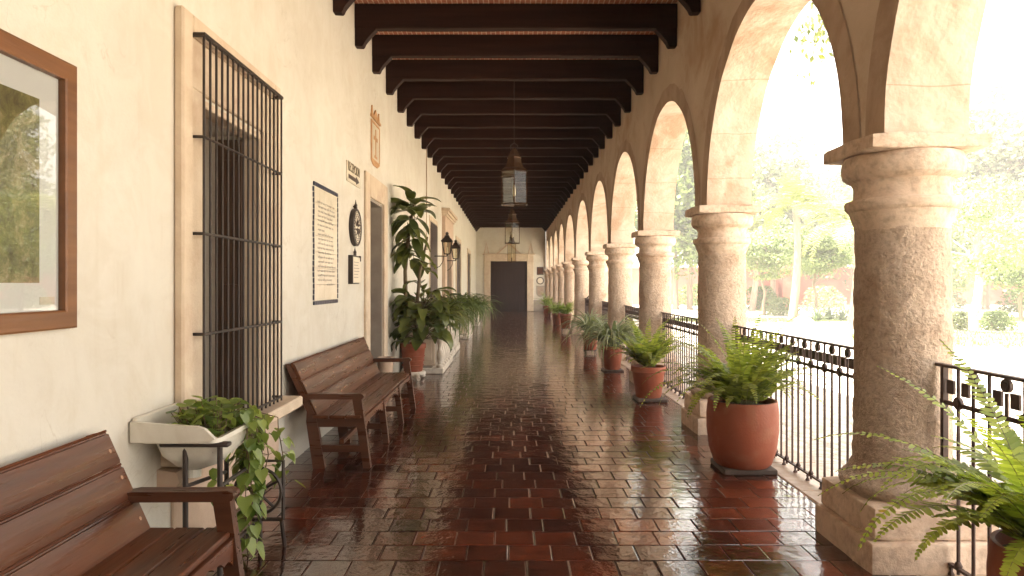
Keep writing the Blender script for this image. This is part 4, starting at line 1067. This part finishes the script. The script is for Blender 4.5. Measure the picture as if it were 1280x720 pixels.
def wall_lantern(label, y, zb):
    x = -1.50
    t = thing('wall_lantern', label, 'wall lamp', (WX, y, zb), 'iron wall lanterns on brackets')
    P = lambda r_, z, k, n=4: (x+r_*math.cos(PI/4+2*PI*k/n), y+r_*math.sin(PI/4+2*PI*k/n), z)
    mb = MB().box(WX+.001, WX+.02, y-.05, y+.05, zb-.45, zb+.05, .004).tube([(WX+.01, y, zb-.05), (x, y, zb-.05)], .012, 6).tube([(WX+.01, y, zb-.36), (-1.68, y, zb-.30), (-1.60, y, zb-.18), (-1.58, y, zb-.05)], .009, 6); mb.tube([(x, y, zb-.05), (x, y, zb)], .018, 6)
    mb.build('bracket', IRON, t)
    mb = MB()
    for k in range(4): mb.tube([P(.10, zb, k), P(.165, zb+.30, k)], .010, 4)
    mb.tube([P(.10, zb, k) for k in range(5)], .012, 4).tube([P(.168, zb+.30, k) for k in range(5)], .014, 4)
    mb.build('frame', IRON, t)
    mb = MB()
    for k in range(4): mb.quad(P(.098, zb, k), P(.098, zb, k+1), P(.163, zb+.30, k+1), P(.163, zb+.30, k))
    mb.build('glass', GLASS, t)
    MB().lathe([(.20, .30), (.19, .32), (.09, .40), (.075, .44), (.05, .45), (.045, .49), (.06, .50), (.02, .53)], (x, y, zb), 4, None, True, True, PI/4).build('cap', IRON, t)
    MB().tube([(x, y, zb), (x, y, zb+.16)], .02, 8).build('candle', BULB, t)
wall_lantern('iron wall lantern nearer to the dark plank door', 16.4, 2.22)
wall_lantern('iron wall lantern farther along, before the pink portal', 19.0, 2.20)

# ================================================================== RAILINGS
RX = 2.27
def railing(i, label):
    y0, y1 = YC[i]+.225, YC[i+1]-.225
    t = thing('iron_railing', label, 'railing', (RX, (y0+y1)/2, 0), 'iron railings between the columns')
    n = 2*int(round((y1-y0-.12)/.113/2)); sp_ = (y1-y0-.12)/n
    MB().box(RX-.02, RX+.02, y0-.02, y1+.02, 1.068, 1.084, .003).build('top_rail', RAILIRON, t)
    MB().box(RX-.006, RX+.006, y0+.03, y1-.03, .875, .897).build('middle_rail', RAILIRON, t)
    MB().box(RX-.012, RX+.012, y0, y1, .052, .066).build('bottom_rail', RAILIRON, t)
    protos = {}
    def put(key, y, fn):
        if key not in protos: protos[key] = (fn(y).build(key.split(':')[0], RAILIRON, t, smooth=45), y)
        else:
            o, yy = protos[key]; c = copy_obj(o, t); c.location = (o.location.x, o.location.y+y-yy, o.location.z)
    for k in range(n+1):
        y = y0+.06+k*sp_
        if k in (0, n): put('post', y, lambda y: MB().box(RX-.013, RX+.013, y-.013, y+.013, .004, 1.068))
        elif k % 2: put('bar:long', y, lambda y: MB().tube([(RX, y, .03), (RX, y, 1.07)], .0088, 8).lathe([(.016, 0), (.02, .012), (.011, .03)], (RX, y, .064), 8))
        else: put('bar:short', y, lambda y: MB().tube([(RX, y, .05), (RX, y, 1.0)], .0088, 8))
        if 0 < k < n:
            if k % 2: put('disc:low', y, lambda y: MB().tube([(RX-.008, y, .895), (RX+.008, y, .895)], .032, 16).tube([(RX-.012, y, .895), (RX+.012, y, .895)], .018, 12))
            else: put('disc:high', y, lambda y: MB().tube([(RX-.008, y, 1.035), (RX+.008, y, 1.035)], .032, 16).tube([(RX-.012, y, 1.035), (RX+.012, y, 1.035)], .018, 12))
        if k < n:
            yy = y+sp_/2; put('plate', yy, lambda y: MB().box(RX-.006, RX+.006, y-.028, y+.028, .935, 1.005))
            put('foot', yy, lambda y: MB().lathe([(.016, 0), (.018, .006), (.008, .022), (.011, .04), (.005, .048)], (RX, y, .004), 6)) if k % 2 else None
railing(1, 'iron railing of bars and discs behind the near corner fern')
railing(2, 'iron railing panel beside the biggest round bellied pot')
railing(3, 'iron railing panel beside the smooth flared fern pot')
railing(4, 'iron railing panel behind the drooping strap leaved plant')
railing(5, 'iron railing panel behind the spiky grey plant')
railing(6, 'farthest iron railing panel, before the blind buttress wall')
hr = MB().tube([(2.30, 20.3, 1.08), (2.42, 20.2, 1.22), (2.65, 20.1, 1.18), (3.6, 20.1, .55), (3.75, 20.1, .55)], .022, 8).tube([(3.6, 20.1, .55), (3.6, 20.1, -.15)], .015, 6).tube([(2.65, 20.1, 1.18), (2.65, 20.1, -.05)], .015, 6)
tag(hr.build('stair_handrail', IRON, None, (3, 20.1, -.15)), 'dark curved handrail leading down to the garden past the last railing', 'handrail')

# ================================================================== GARDEN
GZ = -.16
tag(MB().quad((-700, -700, GZ-.06), (900, -700, GZ-.06), (900, 1200, GZ-.06), (-700, 1200, GZ-.06)).build('ground', GROUND), kind='structure')
tag(MB().quad((2.5, -40, GZ), (120, -40, GZ), (120, 140, GZ), (2.5, 140, GZ)).build('garden_ground', GROUND), kind='structure')
tag(MB().quad((2.5, -30, GZ+.005), (9.0, -30, GZ+.005), (7.4, 60, GZ+.005), (2.5, 60, GZ+.005)).build('cobbled_path', COBBLE), kind='structure')
def lawn(cx, cy, rx, ry, seed, rot=0):
    mb = MB(); pts = []
    for k in range(40):
        a = 2*PI*k/40; j = 1+.18*noise.noise(Vector((math.cos(a)*1.5, math.sin(a)*1.5, seed)))
        x, y = rx*j*math.cos(a), ry*j*math.sin(a); pts.append((cx+x*math.cos(rot)-y*math.sin(rot), cy+x*math.sin(rot)+y*math.cos(rot), GZ+.010))
    mb.add(pts, [tuple(range(40))]); tag(mb.build('lawn', LAWN), kind='structure')
    rg = random.Random(seed); g = MB()
    for k in range(2600):
        a = U(rg, 0, 2*PI); q = math.sqrt(rg.random())*.96; x, y = rx*q*math.cos(a), ry*q*math.sin(a)
        px, py = cx+x*math.cos(rot)-y*math.sin(rot), cy+x*math.sin(rot)+y*math.cos(rot); az = U(rg, 0, 2*PI); h = U(rg, .05, .12)
        g.add([(px-.02*math.cos(az), py-.02*math.sin(az), GZ+.01), (px+.02*math.cos(az), py+.02*math.sin(az), GZ+.01), (px+U(rg, -.04, .04), py+U(rg, -.04, .04), GZ+h)], [(0, 1, 2)])
    tag(g.build('grass_blades', LEAF_BRIGHT), 'short lawn grass', 'grass', kind='stuff')
lawn(14.5, 20.5, 4.2, 3.4, 1); lawn(11.5, 31.5, 4.5, 2.2, 2); lawn(24, 30, 6, 5, 3)
def G(px, Y): return (px-637)*Y/853
def limb(st, p0, p1, r0, r1, rg, n=5, sag=.1):
    p0, p1 = Vector(p0), Vector(p1); L = (p1-p0).length; pts = []
    for k in range(n+1):
        u = k/n; q = p0.lerp(p1, u); w_ = math.sin(PI*u)*L*sag
        pts.append(q+Vector((U(rg, -w_, w_), U(rg, -w_, w_), U(rg, 0, w_)*.6)))
    st.tube(pts, [r0+(r1-r0)*k/n for k in range(n+1)], 7, False); return pts
def tree(name, label, cat, px, Y, h, crx, crz, nclump, nleaf, ls, mat, bark, seed, r=.16, fork=.3, spread=.5, low=.35, group='trees in the garden', flat=.6, X=None, trunks=1):
    rg = random.Random(seed); x = G(px, Y) if X is None else X; t = thing(name, label, cat, (x, Y, GZ), group)
    st, lv = MB(), MB(); cz = GZ+h-crz
    tops = []
    for q in range(trunks):
        bx, by = x+(U(rg, -.6, .6)*(trunks > 1)), Y+(U(rg, -.6, .6)*(trunks > 1))
        top = (bx+U(rg, -.3, .3)*h*.08, by+U(rg, -.3, .3)*h*.08, cz+crz*.35)
        tops.append(limb(st, (bx, by, GZ-.05), top, r, r*.35, rg, 7, .03))
    for k in range(nclump):
        while True:
            v = Vector((U(rg, -1, 1), U(rg, -1, 1), U(rg, -1, 1)))
            if .25 < v.length < 1: break
        v = v*(.75+.25*rg.random()); 
        lob = 1+.35*noise.noise(Vector((v.x*2, v.y*2, seed+v.z*2)))
        c = Vector((x+v.x*crx*lob, Y+v.y*crx*lob, cz+v.z*crz*lob))
        if k % 3 == 0:
            tk = tops[rg.randrange(len(tops))]; i = min(len(tk)-1, max(2, int(len(tk)*(.35+.5*(v.z+1)/2)))); limb(st, tk[i], c, r*.32, r*.05, rg, 5, .12)
        cs = spread*U(rg, .6, 1.3)
        for m_ in range(int(nleaf*1.5)):
            o = Vector((rg.gauss(0, 1), rg.gauss(0, 1), rg.gauss(0, flat)))*cs*.5; p = c+o
            d = Vector((rg.gauss(0, 1), rg.gauss(0, 1), rg.gauss(-.4, .7))).normalized(); s2 = d.orthogonal(); s2.rotate(Matrix.Rotation(U(rg, 0, 6.28), 3, d)); s = ls*U(rg, .6, 1.4)
            lv.add([p-d*s*.5, p+s2*s*.22, p+d*s*.5, p-s2*s*.22], [(0, 1, 2, 3)])
    st.build('trunk', bark, t, smooth=60); lv.build('crown', mat, t); return t
tree('shade_tree', 'dense dark green tree with several trunks seen through the third arch', 'tree', 852, 44, 13, 3.8, 5.0, 120, 130, .34, LEAF_DARK, BARK, 51, .16, spread=1.5, trunks=4)
tree('eucalyptus_tree', 'tall pale eucalyptus behind the leaning palm', 'tree', 968, 50, 13.2, 3.6, 5.6, 95, 110, .36, LEAF_PALE, BARK, 52, .22, spread=1.5)
tree('eucalyptus_tree', 'shorter pale eucalyptus left of the thick near column', 'tree', 1048, 56, 11.8, 4.4, 4.6, 90, 110, .38, LEAF_PALE, BARK, 53, .22, spread=1.6)
tree('eucalyptus_tree', 'tallest pale eucalyptus behind the bare pale trunked tree', 'tree', 1232, 44, 14.0, 4.0, 6.0, 120, 120, .34, LEAF_PALE, BARK, 54, .24, spread=1.5)
tree('eucalyptus_tree', 'broad pale eucalyptus at the right edge of the garden', 'tree', 1320, 50, 13, 5, 5.5, 110, 110, .38, LEAF_PALE, BARK, 55, .24, spread=1.7)
tree('eucalyptus_tree', 'pale eucalyptus showing just beside the second column', 'tree', 925, 60, 13, 4, 5.5, 90, 100, .42, LEAF_PALE, BARK, 56, .22, spread=1.7)
tree('acacia_tree', 'low lime green acacia beneath the palms', 'tree', 1020, 33, 4.6, 2.2, 1.3, 60, 110, .16, LEAF_BRIGHT, BARK, 57, .09, spread=.8, flat=.3)
tree('acacia_tree', 'lime green acacia left of the palm trunk', 'tree', 955, 36, 5.0, 2.2, 1.5, 60, 110, .17, LEAF_BRIGHT, BARK, 58, .09, spread=.8, flat=.3)
tree('frangipani_tree', 'pale trunked spreading tree with sparse leaves on the lawn', 'tree', 1218, 23.5, 5.4, 2.6, 1.9, 60, 60, .13, LEAF_BRIGHT, PALEBARK, 59, .17, spread=.7, flat=.4)
tree('acacia_tree', 'bushy lime acacia before the red wall', 'tree', 1276, 31, 4.2, 2.2, 1.5, 60, 100, .17, LEAF_BRIGHT, BARK, 60, .1, spread=.8)
tree('shade_tree', 'rounded green tree just right of the near column', 'tree', 1170, 40, 7.5, 3.2, 3, 70, 100, .28, LEAF_BRIGHT, BARK, 61, .14, spread=1.2)
def palm(label, px, Y, hz, L, seed, n=22):
    rg = random.Random(seed); x = G(px, Y); t = thing('palm_tree', label, 'palm', (x, Y, GZ), 'palms in the garden')
    st, lv, rb = MB(), MB(), MB()
    pts = [(x+.25*math.sin(k*.25), Y, GZ-.05+(hz-GZ+.05)*k/10) for k in range(11)]; st.tube(pts, [.20-.007*k for k in range(11)], 9)
    top = Vector(pts[-1])
    for k in range(n):
        az = 2*PI*k/n*2.4+U(rg, -.2, .2); frond(lv, rb, top, az, U(rg, .1, 1.35), L*U(rg, .8, 1.1), U(rg, 1.2, 2.3), rg, .62, 30, .07)
    st.build('trunk', BARK, t, smooth=60); lv.build('crown', LEAF_PALM, t); rb.build('frond_ribs', STEM, t)
palm('feathery palm with a round crown standing mid garden', 990, 31, 5.0, 2.6, 71)
palm('shorter palm with hanging fronds close to the near column', 1064, 25, 3.6, 2.6, 72)
palm('small palm behind the lime acacia', 940, 42, 4.4, 2.4, 73)
def bush(label, px, Y, r, h, mat, seed, n=700, ls=.1):
    rg = random.Random(seed); x = G(px, Y); lv = MB(); st = MB()
    t = thing('garden_bush', label, 'bush', (x, Y, GZ), 'bushes in the garden')
    for k in range(9):
        a = U(rg, 0, 2*PI); st.tube([(x, Y, GZ-.02), (x+r*.6*math.cos(a), Y+r*.6*math.sin(a), GZ+h*.7)], [.02, .006], 5, False)
    for k in range(n):
        a = U(rg, 0, 2*PI); q = math.sqrt(rg.random()); z = rg.random(); rr = r*q*math.sqrt(max(0.05, 1-z*z*.8))*(1+.25*noise.noise(Vector((a, z*3, seed))))
        p = Vector((x+rr*math.cos(a), Y+rr*math.sin(a), GZ+.03+z*h)); d = Vector((rg.gauss(0, 1), rg.gauss(0, 1), rg.gauss(.5, .6))).normalized(); s2 = d.orthogonal(); s2.rotate(Matrix.Rotation(U(rg, 0, 6.28), 3, d))
        s = ls*U(rg, .6, 1.4); lv.add([p-d*s*.5, p+s2*s*.25, p+d*s*.5, p-s2*s*.25], [(0, 1, 2, 3)])
    st.build('stem', BARK, t); lv.build('foliage', mat, t)
bush('rounded yellow green bush at the foot of the pale trunked tree', 1246, 24.5, .62, .65, LEAF_BRIGHT, 81, 1100)
bush('lower green bush left of the pale trunk', 1200, 24.5, .55, .62, LEAF_PALE, 82, 1000)
bush('loose bush before the red wall at the garden edge', 1275, 40, 1.2, 1.3, LEAF_DARK, 83, 1200, .15)
bush('tall bush between the palms', 1028, 40, 1.3, 1.5, LEAF_PALE, 84, 1200, .16)
bush('round bush behind the lime acacia trunks', 950, 44, 1.3, 1.5, LEAF_DARK, 85, 1200, .17)
bush('wide bush left of the second column', 868, 52, 1.6, 1.6, LEAF_DARK, 86, 1200, .2)
bush('bush in front of the long red wall, middle of its run', 1175, 47, 1.6, 1.5, LEAF_PALE, 87, 1200, .2)
bush('flat bush beside the agave bed', 975, 36, 1.0, .9, LEAF_PALE, 88, 1000, .14)
rg = random.Random(91)
for k, (px, Y, lab) in enumerate(((1022, 30.5, 'blue grey agave beside the larger rock'), (1036, 31.5, 'middle blue grey agave of the bed'), (1050, 30.6, 'blue grey agave nearest the thick column'), (1064, 32, 'blue grey agave half hidden by the thick column'))):
    x = G(px, Y); t = thing('agave_plant', lab, 'agave', (x, Y, GZ), 'agaves in a bed'); lv = MB()
    for q in range(44):
        ribbon(lv, (x+U(rg, -.1, .1), Y+U(rg, -.1, .1), GZ+.02), U(rg, 0, 2*PI), U(rg, .3, 1.4), U(rg, .5, .8), .08, U(rg, -.2, .5), 5, lambda t: (1-t)**.6+.02)
    lv.build('leaves', AGAVE, t, smooth=180)
def rock(label, px, Y, s, seed):
    x = G(px, Y); mb = MB().ball((0, 0, 0), 1, 16); mb.v = [tuple(Vector((x, Y, GZ+.25*s))+Vector((v[0]*s, v[1]*s*.8, v[2]*s*.6))*(1+.3*noise.noise(Vector(v)*1.6+Vector((seed, 0, 0))))) for v in mb.v]
    tag(mb.build('garden_rock', ROCK, None, (x, Y, GZ), smooth=60), label, 'rock', 'rocks in the garden')
rock('pale rock in front of the agave bed', 1004, 28.5, .38, 1); rock('small pale rock beside the near column, before the agaves', 1056, 27.5, .2, 2)
rock('low pale rock on the near edge of the lawn', 1246, 17.2, .16, 3); rock('darker small rock on the lawn beside the low pale rock', 1230, 17.0, .13, 4)
# red wall and pillars behind the garden
mb = MB().box(9, 60, 54, 54.4, GZ-.1, 2.7); mb.box(8.9, 60.1, 53.9, 54.5, 2.7, 2.85, .03)
tag(mb.build('garden_wall', REDWALL, None, (34, 54, GZ)), 'long red ochre wall closing the far side of the garden', 'wall')
for px, Y, hh, lab in ((982, 44, 2.9, 'red square gate pillar behind the agave bed'), (953, 45, 2.7, 'red square gate pillar beside the lime acacia')):
    x = G(px, Y); t = thing('gate_pillar', lab, 'pillar', (x, Y, GZ), 'red gate pillars'); MB().box(x-.35, x+.35, Y-.35, Y+.35, GZ-.05, hh, .02).build('shaft', REDWALL, t); MB().box(x-.45, x+.45, Y-.45, Y+.45, hh, hh+.16, .03).build('cap', SURROUND, t)
# slender tree just outside, hidden by the near column, whose twig hangs into the first arch
rg = random.Random(95); t = thing('slender_tree', 'slender garden tree behind the near column with a twig hanging into the first arch', 'tree', (5.5, 9.9, GZ), 'trees in the garden')
st, lv = MB(), MB(); st.tube([(5.5, 9.9, GZ-.05), (5.52, 9.9, 2.5), (5.46, 9.85, 5.0), (5.5, 9.8, 6.6)], [.07, .06, .05, .03], 8)
def lf(p, d, s):
    d = Vector(d).normalized(); s2 = d.orthogonal(); s2.rotate(Matrix.Rotation(U(rg, 0, 6.28), 3, d)); p = Vector(p); lv.add([p, p+d*s*.45+s2*s*.2, p+d*s, p+d*s*.45-s2*s*.2], [(0, 1, 2, 3)])
for k in range(26):
    a = U(rg, 0, 2*PI); L = U(rg, .8, 1.9); p0 = Vector((5.49, 9.85, U(rg, 5.9, 6.5))); p1 = p0+Vector((math.cos(a)*L, math.sin(a)*L, U(rg, .2, 1.4)))
    pts = limb(st, p0, p1, .02, .005, rg, 4, .1)
    for q in range(60):
        b = pts[rg.randrange(1, len(pts))]; lf(b+Vector((rg.gauss(0, .2), rg.gauss(0, .2), rg.gauss(0, .2))), (rg.gauss(0, 1), rg.gauss(0, 1), rg.gauss(-.4, .6)), .11)
for (a, b_, c, n) in (((5.48, 9.85, 6.1), (4.65, 9.6, 6.2), (4.16, 9.5, 4.72), 120), ((5.48, 9.85, 6.0), (4.5, 9.55, 6.0), (4.13, 9.5, 4.42), 50), ((5.48, 9.85, 6.1), (4.7, 9.5, 6.0), (4.38, 9.5, 4.85), 60), ((5.48, 9.85, 6.1), (4.5, 9.4, 6.2), (3.95, 9.3, 4.85), 70)):
    pts = []
    for k in range(13):
        u = k/12; pts.append(Vector(a)*(1-u)**2+Vector(b_)*2*u*(1-u)+Vector(c)*u*u)
    st.tube(pts, [.014-.001*k for k in range(13)], 5, False)
    for q in range(n):
        i = rg.randrange(6, 13); lf(pts[i]+Vector((rg.gauss(0, .10), rg.gauss(0, .10), rg.gauss(0, .07))), (rg.gauss(0, .6), rg.gauss(0, .6), rg.gauss(-1, .5)), U(rg, .08, .13))
st.build('trunk', BARK, t, smooth=60); lv.build('crown', DUMB, t)

# ------------------------------------------------------------------ haze
hm = bpy.data.materials.new('sunlit haze'); hm.use_nodes = True; hn = hm.node_tree.nodes; hn.clear()
pv = hn.new('ShaderNodeVolumePrincipled'); pv.inputs['Density'].default_value = .0029; pv.inputs['Color'].default_value = (1, .97, .92, 1); pv.inputs['Anisotropy'].default_value = .2
ho = hn.new('ShaderNodeOutputMaterial'); hm.node_tree.links.new(pv.outputs[0], ho.inputs['Volume'])
tag(MB().box(-710, 910, -710, 1210, -1.3, 18).build('flare_haze', hm), kind='stuff')  # air volume added to pale the garden, standing in for lens flare
